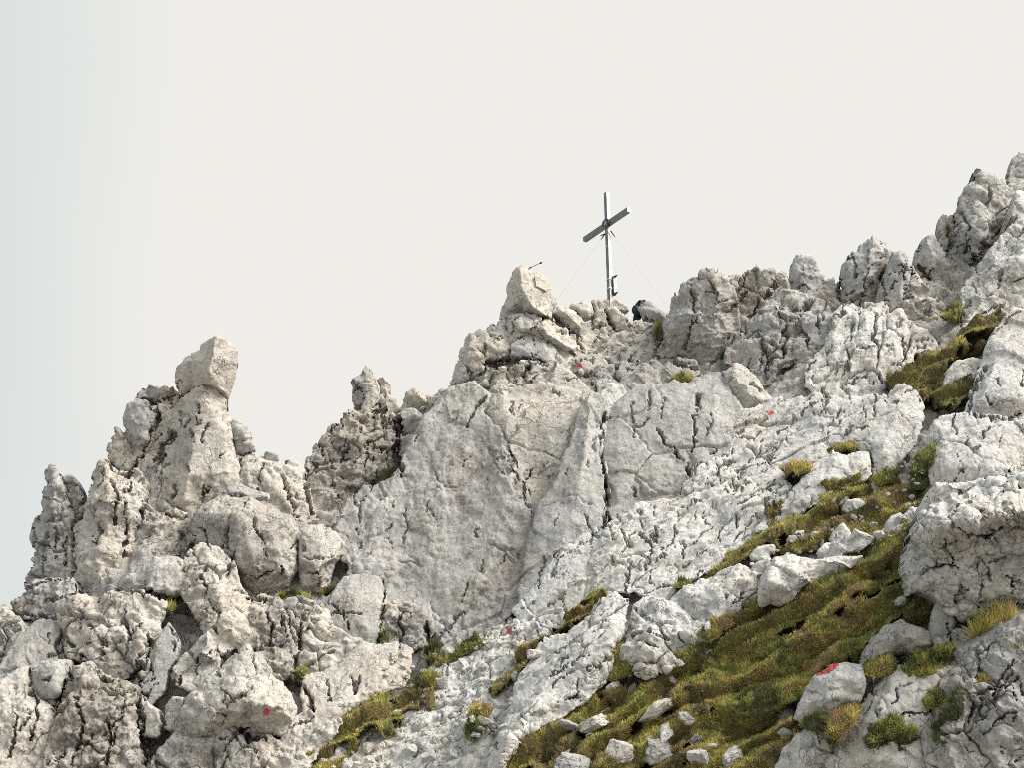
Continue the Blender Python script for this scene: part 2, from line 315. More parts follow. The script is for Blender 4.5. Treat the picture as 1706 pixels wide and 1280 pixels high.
    zbd = ((V[bi]-CAM)@FW); mid = world(np.array(cx), np.array(cy), np.array(float(np.median(zbd)))); zfr = ((Wd-CAM)@FW)
    def behind(R, m):
        x_, y_, z_ = pix(R); jj = np.clip(np.rint((x_-x0)/step).astype(int), 0, w-1); ii = np.clip(np.rint((y_-y0)/step).astype(int), 0, h-1)
        zz_ = np.maximum(z_, np.where(keep[ii, jj], zfr[ii, jj]+m, z_)); return world(x_, y_, zz_)
    fwd = FW*.9-np.array([0, 0, .25])
    rings = [bi]; allV = [V]; nb = len(V); fs = [q4]; prev = {b: b for b in bi}; lut = np.full(len(V), -1); lut[bi] = np.arange(len(bi))
    a, b = lut[bd[:, 0]], lut[bd[:, 1]]; pa, pb = bd[:, 0], bd[:, 1]
    for sc, dp in ((.93, .35), (.7, .8), (.35, 1.0)) if not sheet else ((1, .3), (1, 1.0)):
        R = mid+(V[bi]-mid)*sc+fwd*back*dp if not sheet else V[bi]+np.array([0, .7, -.7])*back*dp; R = R if sheet else behind(R, .12+.3*dp); allV.append(R); fs.append(np.stack([pb, pa, nb+a, nb+b], 1)); pa, pb = nb+a, nb+b; nb += len(bi)
    allV.append((mid+fwd*back*1.02)[None] if sheet else behind((mid+fwd*back*1.02)[None], .5)); fs.append(np.stack([pb, pa, np.full(len(pa), nb)], 1))
    AV = np.concatenate(allV); used = np.zeros(len(AV), bool)
    for f in fs: used[f.ravel()] = True
    rm = np.cumsum(used)-1; fs = [rm[f] for f in fs]; AV = AV[used]
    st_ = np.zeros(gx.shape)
    for (px, py, rx, ry, an, k_) in STAIN_SHADES:
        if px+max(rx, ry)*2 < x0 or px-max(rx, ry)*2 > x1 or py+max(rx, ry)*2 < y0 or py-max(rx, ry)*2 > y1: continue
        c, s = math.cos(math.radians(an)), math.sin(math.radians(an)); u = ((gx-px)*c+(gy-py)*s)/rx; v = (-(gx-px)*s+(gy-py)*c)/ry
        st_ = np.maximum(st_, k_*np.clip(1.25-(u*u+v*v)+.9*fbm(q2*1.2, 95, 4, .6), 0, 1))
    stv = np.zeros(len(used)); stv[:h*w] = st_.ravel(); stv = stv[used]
    org = np.array([AV[:, 0].mean(), AV[:, 1].mean(), AV[:, 2].min()])
    o = mesh_obj(name, AV, fs, mat, origin=org, parent=parent); at_ = o.data.attributes.new('stain_shade', 'FLOAT', 'POINT'); at_.data.foreach_set('value', stv.astype(np.float32)); tag(o, label, cat, group, kind)
    nv = grid_normals(Wd); fm = np.zeros(h*w, bool); fm[q4.ravel()] = True; splat(V[fm], nv.reshape(-1, 3)[fm])
    for (px, py, rx, ry, ang, nm) in (paint or []):
        c, s = math.cos(math.radians(ang)), math.sin(math.radians(ang)); u = ((gx-px)*c+(gy-py)*s)/rx; v = (-(gx-px)*s+(gy-py)*c)/ry
        ins = (np.abs(u)**2.6+np.abs(v)**2.6+.35*fbm(q2*4, 91, 2)) < 1; pc = ins[:-1, :-1] & ins[1:, 1:] & ins[1:, :-1] & ins[:-1, 1:] & cell
        pf = np.stack([I[1:, :-1][pc], I[1:, 1:][pc], I[:-1, 1:][pc], I[:-1, :-1][pc]], 1)
        if len(pf):
            ui = np.unique(pf); lt = np.full(h*w, -1); lt[ui] = np.arange(len(ui)); PV = (Wd+nv*.006+view*.012).reshape(-1, 3)[ui]
            mesh_obj(nm, PV, lt[pf], M['orange_paint' if nm == 'lichen' else 'red_paint'], parent=o)
    return o, (gx, gy, Wd, nv, cell)

# ------------------------------------------------------------------ materials
M = {}
def newmat(name):
    m = bpy.data.materials.new(name); m.use_nodes = True; t = m.node_tree; t.nodes.clear(); return m, t
def limestone(name, base, warm, dark, lichen=.5, speck=.5, wamt=.5, hair=.55, bump=.85):
    m, t = newmat(name); L = t.links.new
    out = N(t, 'ShaderNodeOutputMaterial'); b = N(t, 'ShaderNodeBsdfPrincipled', inp={'Roughness': .92, 'Specular IOR Level': .18}); L(b.outputs[0], out.inputs[0])
    g = N(t, 'ShaderNodeNewGeometry'); P = g.outputs['Position']
    def noise(scale, det=5, rough=.6, vec=None, dist=0.0):
        n = N(t, 'ShaderNodeTexNoise', inp={'Scale': scale, 'Detail': det, 'Roughness': rough, 'Distortion': dist}); L(vec or P, n.inputs['Vector']); return n.outputs[0]
    def ramp(x, a, b_, c=0.0, d=1.0):
        r = N(t, 'ShaderNodeMapRange', inp={1: a, 2: b_, 3: c, 4: d}); L(x, r.inputs[0]); return r.outputs[0]
    def mix(f, a, b_, mode='MIX'):
        n = N(t, 'ShaderNodeMix', data_type='RGBA', blend_type=mode)
        if hasattr(f, 'links'): L(f, n.inputs[0])
        else: n.inputs[0].default_value = f
        for v, k in ((a, 6), (b_, 7)):
            if hasattr(v, 'links'): L(v, n.inputs[k])
            else: n.inputs[k].default_value = (*v, 1) if not isinstance(v, float) else (v, v, v, 1)
        return n.outputs[2]
    def math_(op, a, b_):
        n = N(t, 'ShaderNodeMath', operation=op)
        for v, k in ((a, 0), (b_, 1)):
            if hasattr(v, 'links'): L(v, n.inputs[k])
            else: n.inputs[k].default_value = v
        return n.outputs[0]
    c = mix(ramp(noise(.55, 5, .62), .56-wamt*.22, .74-wamt*.22), base, warm)
    c = mix(1.0, c, ramp(noise(3.2, 10, .80), .28, .72, .62, 1.36), 'MULTIPLY')
    mp = N(t, 'ShaderNodeMapping', inp={'Scale': (2.3, 2.3, .55)}); L(P, mp.inputs[0])
    st = math_('MULTIPLY', ramp(noise(1.1, 8, .68, mp.outputs[0], .4), .52, .72), ramp(noise(14, 6, .7), .36, .58))
    c = mix(math_('MULTIPLY', st, lichen), c, dark)
    sp = ramp(noise(8, 8, .80), .545, .62); c = mix(math_('MULTIPLY', sp, speck*.75), c, dark)
    sp2 = ramp(noise(22, 5, .78), .56, .62); c = mix(math_('MULTIPLY', sp2, speck*.6), c, dark)
    sa = N(t, 'ShaderNodeAttribute', attribute_name='stain_shade'); sg = ramp(noise(10, 9, .8), .40, .60, .15, 1.0)  # lichen and water stains, plus the shade painted into hollows and undercuts
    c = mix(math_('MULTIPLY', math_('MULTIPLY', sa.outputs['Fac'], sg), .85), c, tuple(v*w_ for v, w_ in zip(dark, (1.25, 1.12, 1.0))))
    pl = ramp(noise(5, 7, .7, None), .60, .72); c = mix(math_('MULTIPLY', pl, .35), c, tuple(min(.68, v*1.35) for v in base))
    wv = N(t, 'ShaderNodeVectorMath', operation='MULTIPLY_ADD'); nz = N(t, 'ShaderNodeTexNoise', inp={'Scale': 1.7, 'Detail': 5.0}); L(P, nz.inputs['Vector'])
    L(nz.outputs[1], wv.inputs[0]); wv.inputs[1].default_value = (.9, .9, .9); L(P, wv.inputs[2])
    hairs = None
    for sc, w in ((.8, .014), (2.0, .022), (4.6, .035)):
        v = N(t, 'ShaderNodeTexVoronoi', feature='DISTANCE_TO_EDGE', inp={'Scale': sc}); L(wv.outputs[0], v.inputs['Vector'])
        h = math_('MULTIPLY', ramp(v.outputs[0], w*.3, w, 1.0, 0.0), ramp(noise(.8*sc, 3, .5), .53, .60)); hairs = h if hairs is None else math_('MAXIMUM', hairs, h)
    c = mix(math_('MULTIPLY', hairs, hair), c, tuple(v*.45 for v in dark))
    L(c, b.inputs['Base Color'])
    hgt = math_('ADD', math_('MULTIPLY', noise(11, 9, .72), .07), math_('MULTIPLY', noise(5, 6, .7, mp.outputs[0]), .05))
    hgt = math_('SUBTRACT', hgt, math_('MULTIPLY', hairs, .03)); hgt = math_('SUBTRACT', hgt, math_('MULTIPLY', sp, .015*speck))
    bp = N(t, 'ShaderNodeBump', inp={'Strength': bump, 'Distance': 1.0}); L(hgt, bp.inputs['Height']); L(bp.outputs[0], b.inputs['Normal'])
    M[name] = m; return m
limestone('grey_limestone', (.52, .52, .512), (.50, .48, .45), (.11, .11, .11), lichen=.6, speck=.35, wamt=.45)
limestone('warm_limestone', (.60, .583, .55), (.62, .578, .52), (.12, .115, .11), lichen=.6, speck=.35, wamt=.6)
limestone('pale_limestone', (.675, .68, .675), (.68, .65, .60), (.17, .17, .17), lichen=.38, speck=.3, wamt=.42)
limestone('pitted_limestone', (.52, .505, .48), (.57, .53, .47), (.09, .085, .08), lichen=.8, speck=.75, wamt=.55)
limestone('smooth_limestone', (.455, .455, .45), (.48, .465, .435), (.13, .125, .12), lichen=.75, speck=.28, wamt=.35, hair=.45, bump=.7)
def plain(name, col, rough=.6, metal=0.0, var=.25, scale=8.0, bump=0.0, dark=None):
    m, t = newmat(name); L = t.links.new
    out = N(t, 'ShaderNodeOutputMaterial'); b = N(t, 'ShaderNodeBsdfPrincipled', inp={'Roughness': rough, 'Metallic': metal}); L(b.outputs[0], out.inputs[0])
    g = N(t, 'ShaderNodeNewGeometry'); n = N(t, 'ShaderNodeTexNoise', inp={'Scale': scale, 'Detail': 6.0, 'Roughness': .65}); L(g.outputs['Position'], n.inputs['Vector'])
    r = N(t, 'ShaderNodeMapRange', inp={1: .3, 2: .7}); L(n.outputs[0], r.inputs[0]); mx_ = N(t, 'ShaderNodeMix', data_type='RGBA'); L(r.outputs[0], mx_.inputs[0])
    mx_.inputs[6].default_value = (*[v*(1-var) for v in col], 1); mx_.inputs[7].default_value = (*[min(1, v*(1+var)) for v in col], 1); L(mx_.outputs[2], b.inputs[0])
    if bump:
        bp = N(t, 'ShaderNodeBump', inp={'Strength': bump, 'Distance': .02}); L(n.outputs[0], bp.inputs['Height']); L(bp.outputs[0], b.inputs['Normal'])
    M[name] = m; return m
plain('red_paint', (.50, .06, .07), .6, 0, .35, 14)
plain('orange_paint', (.43, .33, .27), .7, 0, .4, 14)
plain('galvanised_steel', (.20, .21, .215), .48, .75, .3, 5)
plain('bright_steel', (.62, .63, .64), .40, .6, .2, 6)
plain('dark_steel', (.045, .045, .05), .5, .5, .3, 9)
plain('wire_steel', (.40, .40, .40), .8, 0.0, .1, 5)
plain('turf_ground', (.14, .115, .045), .95, 0, .6, 4, .5)
plain('dark_turf', (.06, .062, .027), .95, 0, .5, 5, .5)
plain('navy_fabric', (.02, .045, .07), .85, 0, .4, 9, .4)
plain('hair', (.015, .012, .010), .8, 0, .4, 40)
plain('skin', (.45, .28, .20), .6, 0, .1, 10)
plain('trousers', (.018, .036, .055), .9, 0, .3, 9)
plain('gravel', (.26, .25, .23), .95, 0, .5, 3, .5)
def herb(name):
    """leaf colour comes with each blade (mesh colour attribute), broken up by noise"""
    m, t = newmat(name); L = t.links.new
    out = N(t, 'ShaderNodeOutputMaterial'); b = N(t, 'ShaderNodeBsdfPrincipled', inp={'Roughness': .75, 'Specular IOR Level': .2})
    a = N(t, 'ShaderNodeAttribute', attribute_name='tone'); g = N(t, 'ShaderNodeNewGeometry'); n = N(t, 'ShaderNodeTexNoise', inp={'Scale': 3.0, 'Detail': 5.0}); L(g.outputs['Position'], n.inputs['Vector'])
    r = N(t, 'ShaderNodeMapRange', inp={1: .3, 2: .7, 3: .7, 4: 1.3}); L(n.outputs[0], r.inputs[0])
    mm = N(t, 'ShaderNodeMix', data_type='RGBA', blend_type='MULTIPLY'); mm.inputs[0].default_value = 1; L(a.outputs[0], mm.inputs[6]); L(r.outputs[0], mm.inputs[7]); L(mm.outputs[2], b.inputs[0])
    tr = N(t, 'ShaderNodeBsdfTranslucent'); L(mm.outputs[2], tr.inputs[0]); ms = N(t, 'ShaderNodeMixShader'); ms.inputs[0].default_value = .25
    L(b.outputs[0], ms.inputs[1]); L(tr.outputs[0], ms.inputs[2]); L(ms.outputs[0], out.inputs[0]); M[name] = m
herb('grass_blades')

# ------------------------------------------------------------------ cracks seen across the rock faces
for s, w, d in [
 ('1094,718 1104,732 1120,748 1132,763 1146,775 1152,797', 2.6, .5), ('1163,660 1162,690 1158,712 1157,735 1154,752', 2.4, .4), ('1183,690 1184,705 1178,725', 1.8, .2),
 ('1053,672 1053,691 1056,708 1057,730', 2, .25), ('1057,716 1070,710 1080,700', 2, .3), ('1084,655 1083,690', 1.8, .2), ('1056,815 1060,830', 1.8, .25), ('1106,668 1100,700', 2, .2),
 ('872,811 866,798 858,780 846,765', 2.5, .5), ('872,811 880,800 885,780', 2, .4), ('880,850 875,815', 3, .4), ('806,662 795,678 786,694 780,708', 3, .4), ('857,690 850,670', 2, .2),
 ('606,830 600,860 595,890', 1.8, .2), ('675,850 678,880 670,905', 1.6, .15), ('782,975 775,990 772,1002', 2, .25), ('770,1020 745,1045 728,1072', 2.2, .3), ('640,965 638,1010 632,1075', 2.6, .4),
 ('121,880 122,920 124,945 126,985', 2.6, .6), ('80,850 92,875 96,905 92,930', 1.6, .2), ('62,905 90,918 115,925', 1.8, .25), ('60,960 88,968 122,966', 1.8, .3),
 ('195,990 235,994 290,996', 2.6, .4), ('50,1115 52,1145 62,1165 60,1200 54,1235', 2.4, .5), ('118,1105 112,1135 96,1160 92,1190', 2.4, .5), ('84,1055 80,1080', 2, .3), ('102,1050 100,1070', 1.8, .25),
 ('328,1095 330,1110 326,1125', 1.6, .2), ('280,1045 292,1065 290,1085', 1.8, .25), ('235,1090 225,1120 235,1150 250,1165', 2.2, .4), ('360,1085 370,1110 365,1130', 2, .3), ('420,1080 440,1085', 2, .3),
 ('330,880 345,895 350,920', 2, .3), ('420,850 425,880 440,905 445,930', 1.8, .2), ('455,950 430,965 405,960', 2, .25), ('505,930 530,935 555,925', 1.6, .15), ('535,950 532,980', 2, .25),
 ('1440,480 1437,500 1433,520', 2.6, .35), ('1447,415 1444,450 1440,478', 2, .25), ('1470,455 1472,480 1476,500', 2.6, .4), ('1408,505 1425,500 1440,492', 2.6, .35),
 ('1265,500 1255,520 1240,545', 3, .5), ('1290,470 1275,500', 2.2, .35), ('1325,540 1345,560 1350,580', 2, .35), ('1230,560 1250,570 1262,560', 2, .3), ('1340,505 1335,530 1330,555', 1.8, .3),
 ('1372,650 1376,672 1370,690', 3, .4), ('1250,640 1265,650 1285,648', 2.4, .35), ('1295,630 1300,610 1330,600', 2, .25), ('1338,620 1342,640 1336,650', 2, .35),
 ('1180,800 1200,780 1225,765', 2, .25), ('1215,790 1240,775 1262,772', 2.2, .3), ('1230,860 1226,880', 2, .35), ('1063,890 1080,905 1085,925 1078,950', 2.2, .3), ('1095,880 1090,905', 2, .25), ('1030,880 1040,900 1050,910', 2.4, .3), ('1125,880 1120,900 1128,915', 2, .3),
 ('930,920 925,940 920,960', 2.2, .25), ('905,930 898,955 895,980', 1.8, .2), ('1050,940 1046,965 1045,990', 2.6, .35), ('1140,905 1136,930', 2, .25),
 ('1640,800 1670,797 1706,792', 2.6, .4), ('1570,900 1582,920 1590,940 1600,945', 2.4, .3), ('1558,915 1562,935 1556,950', 2.2, .25), ('1535,955 1560,945 1590,940', 2.6, .35), ('1600,975 1592,1000 1595,1010', 2, .25), ('1637,970 1630,990', 2, .25), ('1680,960 1690,975', 3, .4),
 ('1590,870 1610,890 1640,895 1670,880 1706,885', 3, .35), ('1630,1110 1660,1140 1655,1170', 2.2, .3), ('1600,1160 1640,1155 1680,1145', 2.4, .35), ('1640,1220 1665,1200 1690,1190', 2.2, .3), ('1690,1100 1680,1130 1690,1170', 2, .3), ('1632,1165 1636,1195', 2, .3),
 ('1460,1150 1450,1175 1440,1190', 1.8, .2), ('1490,1150 1520,1140', 1.8, .2), ('1500,1195 1540,1190 1550,1185', 2, .3),
 ('1058,1065 1085,1058 1110,1062', 2.2, .3), ('1130,1060 1140,1080', 2.2, .35), ('1080,1075 1095,1080', 2, .3), ('965,1135 960,1165 968,1170', 2.2, .3), ('930,1170 960,1163', 2, .25), ('975,1120 990,1110 1000,1112', 2, .25), ('1220,1010 1240,990', 2.2, .35), ('1205,1000 1218,985', 1.8, .2),
 ('1313,910 1325,895 1345,888 1357,880', 1.6, .2), ('1310,790 1320,810 1312,830', 2, .3), ('1450,760 1455,780', 3, .4), ('1700,690 1680,700 1655,700 1620,690', 2.6, .5), ('1650,560 1680,535 1700,525', 2, .25),
 ('345,705 338,735', 1.6, .2), ('325,695 328,712 333,700', 1.8, .2), ('262,700 255,720', 2.6, .4)]: crack(s, w, d)

for s, w, d in [
 ('288,722 273,746 260,778 246,795 243,835', 5, 1.0), ('256,672 262,690 258,712', 4, .6), ('245,745 229,766 215,792', 3, .6), ('178,770 195,785 211,793', 2.6, .5), ('147,822 135,850 122,880', 3.5, .8), ('275,855 300,865 315,862', 3, .5),
 ('236,850 237,880 238,900', 5, 1.0), ('231,890 234,915 236,940', 5, .9), ('302,893 307,925', 4, .7), ('125,940 124,970 125,998', 3, .7), ('40,985 60,978 85,970', 2.2, .35), ('28,1022 60,1030 95,1030', 3.6, .7),
 ('194,983 215,993 255,994 290,997', 3, .6), ('250,1058 255,1075 245,1105 225,1125 200,1142', 4, .8), ('232,1150 232,1190 240,1230 244,1275', 5, .9), ('172,1130 190,1140 200,1145', 3, .5), ('268,1175 272,1200 270,1225', 3, .6), ('400,1215 415,1235 440,1230', 5, .5),
 ('410,998 425,1000 440,996', 4, .8), ('498,1040 502,1070 495,1105 500,1125', 3.5, .7), ('669,1024 672,1068', 2.6, .5), ('710,1035 714,1060 712,1100', 3.5, .7), ('510,1115 530,1100 555,1090', 2.2, .35), ('492,1132 515,1160 520,1185', 4, .7),
 ('470,790 480,830 490,850', 2.2, .4), ('440,770 430,800', 2, .4), ('1003,760 1008,800 1011,840 1007,872', 4.5, 1.0), ('1009,690 1001,720 998,745', 3.2, .6), ('509,785 511,830 520,858', 4, .9), ('664,700 663,760 668,790', 6, 1.0), ('815,606 830,609 860,602 882,607', 6, 1.2), ('948,540 962,560 975,590', 3, .6),
 ('1010,520 1015,535 1025,545', 4, .6), ('990,525 987,545', 4, .6), ('1118,600 1150,612 1190,622', 4, .7), ('1232,560 1240,545', 4, .6), ('1395,470 1400,500 1405,520', 3, .6), ('1640,400 1625,425 1600,480', 4, .6), ('1655,395 1690,365', 4, .6),
 ('1575,425 1585,405 1580,380', 3, .5), ('1530,440 1545,465 1560,490', 3, .5), ('1612,690 1622,655 1640,610', 3, .5), ('160,850 168,880 160,910', 2.4, .4), ('185,800 195,830 190,870', 2.2, .4), ('205,840 212,880 205,930', 2.4, .4), ('75,930 70,960', 2, .4), ('350,1000 365,1030 360,1055', 2.2, .4),
 ('335,960 345,985', 2, .35), ('110,1060 130,1090 150,1100', 2.4, .4), ('150,1040 170,1070 165,1100', 2.2, .4), ('205,1030 215,1060 205,1095', 2.2, .4), ('20,1180 28,1220 15,1260', 2.4, .4), ('130,1170 140,1210 130,1250', 2.6, .5), ('175,1200 185,1240 178,1275', 2.6, .5),
 ('370,1150 390,1165 415,1160', 2, .3), ('440,1020 455,1050 450,1080', 2.6, .5), ('470,1030 475,1060', 2.4, .45), ('600,1130 590,1160', 2, .3), ('545,1140 550,1170', 1.8, .3), ('1265,560 1280,590 1275,620', 2.6, .5), ('1300,520 1312,560 1305,600', 2.6, .5), ('1360,530 1365,560', 2.4, .4),
 ('1420,540 1410,580 1415,620', 2.2, .4), ('1460,520 1455,560 1465,600', 2.2, .35), ('1500,560 1510,590', 2.2, .4), ('1600,350 1615,380 1605,420', 2.4, .4), ('1650,310 1645,350', 2.2, .4), ('1420,425 1425,460', 2, .35), ('1150,480 1160,520', 2, .3), ('1185,470 1195,500', 2, .3)]: crack(s, w, d)
# joints: many short straight cracks along the bedding and across it
def joints(n, area, angles, lens, wid, dep, seed):
    A = poly(area); rs = np.random.RandomState(seed); k = 0
    while k < n:
        x, y = A[:, 0].min()+np.ptp(A[:, 0])*rs.rand(), A[:, 1].min()+np.ptp(A[:, 1])*rs.rand()
        if sdf_poly(np.array([x]), np.array([y]), A)[0] < 0: continue
        if any((x-u)**2+(y-v)**2 < 32**2 for u, v in ((444, 1187), (1284, 688), (1222, 603), (340, 610), (350, 590), (885, 480), (1379, 1121))): continue
        k += 1; a = math.radians(angles[rs.randint(len(angles))]+rs.randn()*11); l = lens[0]+(lens[1]-lens[0])*rs.rand()**2; b = a+rs.randn()*.35
        p = np.array([[x, y], [x+l*.5*math.cos(a), y-l*.5*math.sin(a)], [x+l*.5*(math.cos(a)+math.cos(b)), y-l*.5*(math.sin(a)+math.sin(b))]])
        CRACKS.append((p, wid[0]+(wid[1]-wid[0])*rs.rand(), dep[0]+(dep[1]-dep[0])*rs.rand()))
joints(105, '880,960 1000,880 1060,850 1160,790 1240,690 1300,670 1460,660 1540,640 1530,740 1440,800 1320,860 1200,960 1000,1060 860,1270 820,1270', (30, 34, 28, 98, 112), (12, 60), (1.1, 1.7), (.12, .30), 1)
joints(70, '1120,480 1300,470 1450,400 1520,440 1640,300 1700,300 1700,470 1560,600 1400,680 1280,650 1220,600 1130,600', (70, 82, 30, 15), (12, 60), (1.2, 1.9), (.18, .4), 2)
joints(95, '60,830 180,780 230,670 370,650 400,780 500,800 560,980 690,1080 480,1270 0,1280 0,1100', (84, 96, 70, 10, 40), (12, 60), (1.2, 2.0), (.18, .42), 3)
joints(55, '520,780 600,640 660,700 660,800 580,860', (80, 100, 60, 20), (8, 30), (1.2, 2.0), (.15, .35), 4)
joints(70, '770,640 780,560 930,540 1110,520 1110,620 980,650', (-30, 60, 85, 10), (8, 30), (1.2, 2.0), (.15, .35), 5)
joints(60, '1550,710 1706,600 1706,1280 1380,1280 1450,1150 1600,1060 1520,960 1550,820', (20, 30, 80, 100), (10, 50), (1.2, 2.1), (.2, .4), 6)
joints(26, '580,860 720,680 860,660 990,690 1000,860 860,1000 600,970', (66, 78, 100), (8, 40), (1.0, 1.5), (.10, .22), 7)
# dark lichen and water stains; some spots paint shade into hollows and under overhangs
STAIN_SHADES += [(768, 795, 26, 95, 4, .95), (805, 740, 22, 60, -6, .8), (838, 960, 40, 95, 18, 1.0), (735, 760, 14, 70, 8, .6), (690, 960, 50, 30, -20, .5), (800, 1000, 45, 45, 0, .6), (705, 880, 40, 60, 20, .35), (900, 770, 30, 75, -10, .7), (875, 900, 20, 80, 8, .7), (590, 765, 62, 75, 0, .8), (640, 770, 30, 45, 0, .8), (605, 660, 14, 30, 0, .5),
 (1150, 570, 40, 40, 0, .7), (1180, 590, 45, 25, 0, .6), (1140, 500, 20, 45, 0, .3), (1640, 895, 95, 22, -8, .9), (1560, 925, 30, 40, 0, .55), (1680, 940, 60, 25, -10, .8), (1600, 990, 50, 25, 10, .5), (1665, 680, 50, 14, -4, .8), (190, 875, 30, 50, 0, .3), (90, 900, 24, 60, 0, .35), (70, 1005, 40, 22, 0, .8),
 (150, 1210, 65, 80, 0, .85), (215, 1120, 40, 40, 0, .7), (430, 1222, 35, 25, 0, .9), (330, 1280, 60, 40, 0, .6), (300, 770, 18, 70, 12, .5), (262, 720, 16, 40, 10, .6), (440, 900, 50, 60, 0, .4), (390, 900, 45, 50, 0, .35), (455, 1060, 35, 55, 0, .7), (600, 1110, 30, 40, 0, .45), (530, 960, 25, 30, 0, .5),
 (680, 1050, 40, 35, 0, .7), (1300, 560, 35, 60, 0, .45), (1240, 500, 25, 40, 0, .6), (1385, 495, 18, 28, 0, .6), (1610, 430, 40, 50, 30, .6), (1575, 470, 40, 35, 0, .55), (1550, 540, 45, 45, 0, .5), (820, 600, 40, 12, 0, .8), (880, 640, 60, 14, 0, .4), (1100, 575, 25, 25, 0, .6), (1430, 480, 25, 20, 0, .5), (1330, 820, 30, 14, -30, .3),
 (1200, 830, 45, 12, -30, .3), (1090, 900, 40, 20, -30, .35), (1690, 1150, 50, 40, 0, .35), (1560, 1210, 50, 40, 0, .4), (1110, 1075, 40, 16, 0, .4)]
G, Wm, Pl, Pt, Sm = [M[k+'_limestone'] for k in ('grey', 'warm', 'pale', 'pitted', 'smooth')]
GRP = {}
def R(name, cat, label, outline, mat, **kw): return relief(name, outline, mat, label, cat, **kw)

# ------------------------------------------------------------------ the setting
relief('mountainside', MTN, G, kind='structure', off=.5, steep=1.0, edge=(14, 3.0), style='crag', amp=1.1, step=3.0, back=22, jag=4, theta=25, sheet=True, ndir=.85)
gv = []; gf = []
xs = np.r_[-6000, -2500, -1000, -400, -150, np.linspace(-60, 60, 49), 150, 400, 1000, 2500, 6000]; ys = np.r_[-6000, -2500, -1000, -300, -80, np.linspace(-30, 70, 51), 150, 400, 1000, 2500, 6000]
X, Y = np.meshgrid(xs, ys); Zg = np.clip(.20*Y, -3, 5.6)-np.clip((np.hypot(X, Y-20)-60)*.35, 0, 300); Zg = np.where(Y > 30, np.minimum(Zg, 5.6-.5*(Y-30)), Zg)-.05
Zg = Zg+.12*fbm(np.stack([X/4, Y/4, X*0], -1), 3, 3); I_ = np.arange(X.size).reshape(X.shape)
mesh_obj('ground', np.stack([X, Y, Zg], -1).reshape(-1, 3), np.stack([I_[:-1, :-1], I_[:-1, 1:], I_[1:, 1:], I_[1:, :-1]], -1).reshape(-1, 4), M['gravel'])['kind'] = 'structure'

# ------------------------------------------------------------------ left group of pinnacles
R('capstone', 'boulder', 'big angular block balanced on top of the left rock pinnacle', '290,641 294,612 312,593 333,582 336,573 361,557 383,570 396,584 396,609 389,639 382,660 379,667 366,655 350,646 337,641 322,650 308,657 298,654', Wm,
  off=-.5, steep=.1, edge=(3, .3), style='plane', amp=.7, jag=1.1, wob=1.5, step=1.4, back=.9, ridges=[[(360, 559, .75), (352, 595, .95), (348, 620, 1.0), (339, 638, .6)], [(296, 640, .15), (312, 600, .12)], [(388, 600, .25), (378, 650, .3)], [(352, 641, .75), (372, 652, .5)]])
R('rock_pinnacle', 'rock pinnacle', 'tall tapering rock pillar carrying the balanced block at left', '318,652 336,641 352,640 367,649 380,664 380,686 385,700 389,740 395,775 394,802 372,827 335,846 315,864 290,852 262,864 243,842 250,815 260,790 268,760 283,735 290,715 295,690 300,664', Wm,
  off=-.1, steep=.25, yaw=-.1, edge=(8, .8), style='plane', amp=.6, theta=70, ridges=[[(335, 650, .6), (327, 700, 1.0), (322, 740, 1.2), (312, 790, 1.3), (306, 835, 1.0)], [(285, 760, .2), (262, 830, .2)], [(372, 720, .75), (378, 790, .7)], [(350, 690, .95), (350, 790, 1.0)]])
R('rock', 'rock', 'small rubbly rock beside the foot of the balanced block', '227,656 238,646 252,642 267,643 286,644 297,657 288,680 262,672 240,668 226,670', Pt, off=.1, steep=.4, edge=(7, .5), style='shatter', amp=.6, paint=[(279, 649, 6, 4.5, 20, 'lichen')])
R('rock', 'rock', 'angular grey rock with a white diagonal edge, below the rubbly top of the left pinnacle', '205,698 212,674 226,666 246,668 256,690 254,722 243,745 229,763 212,740 205,722', G, off=-.25, steep=.3, edge=(7, .5), style='boulder', amp=.7, ridges=[[(246, 676, .3), (238, 700, .7), (226, 715, .65), (240, 735, .5)], [(214, 690, .25), (212, 715, .25)]])
R('rock', 'rock', 'beige rock wedge leaning against the left side of the tall pillar', '260,672 286,678 292,700 287,722 270,747 256,775 240,792 234,782 247,750 255,730 258,700', Wm, off=.15, steep=.35, edge=(6, .4), style='plane', amp=.6, theta=60)
R('rock', 'rock', 'pointed rough rock with a tiny horn on the left skyline', '178,766 181,740 190,725 193,711 199,715 205,724 216,740 227,765 226,786 211,793 191,781', Pt, off=-.15, steep=.3, edge=(6, .5), style='crag', amp=.6)
R('rock_buttress', 'rock buttress', 'broad cracked rock buttress between the leftmost spire and the dark gully', '147,821 151,802 157,778 166,766 178,764 191,780 211,791 228,788 237,800 240,830 236,862 239,900 237,942 216,962 190,987 160,1004 128,1004 118,982 122,940 120,900 130,860', Wm, off=-.2, steep=.3, edge=(9, .8), style='crag', amp=.85, theta=75,
  ridges=[[(175, 780, .4), (185, 850, 1.0), (170, 920, 1.2), (165, 975, .9)], [(150, 830, .2), (138, 900, .4), (135, 970, .4)], [(220, 810, .3), (215, 900, .5)]])
R('rock_spire', 'rock spire', 'leftmost jagged grey rock spire against the sky', '75,787 85,774 95,783 103,797 107,806 112,830 120,850 121,880 118,920 124,960 121,988 98,1004 70,1008 38,1002 43,975 57,942 55,910 49,898 53,876 68,850 71,820 77,805', G, off=-.1, steep=.3, edge=(9, .8), style='crag', amp=.75, theta=70, jag=3.5, ridges=[[(86, 780, .3), (92, 840, .8), (88, 920, 1.0), (80, 985, .9)], [(60, 900, .3), (56, 960, .3)]])
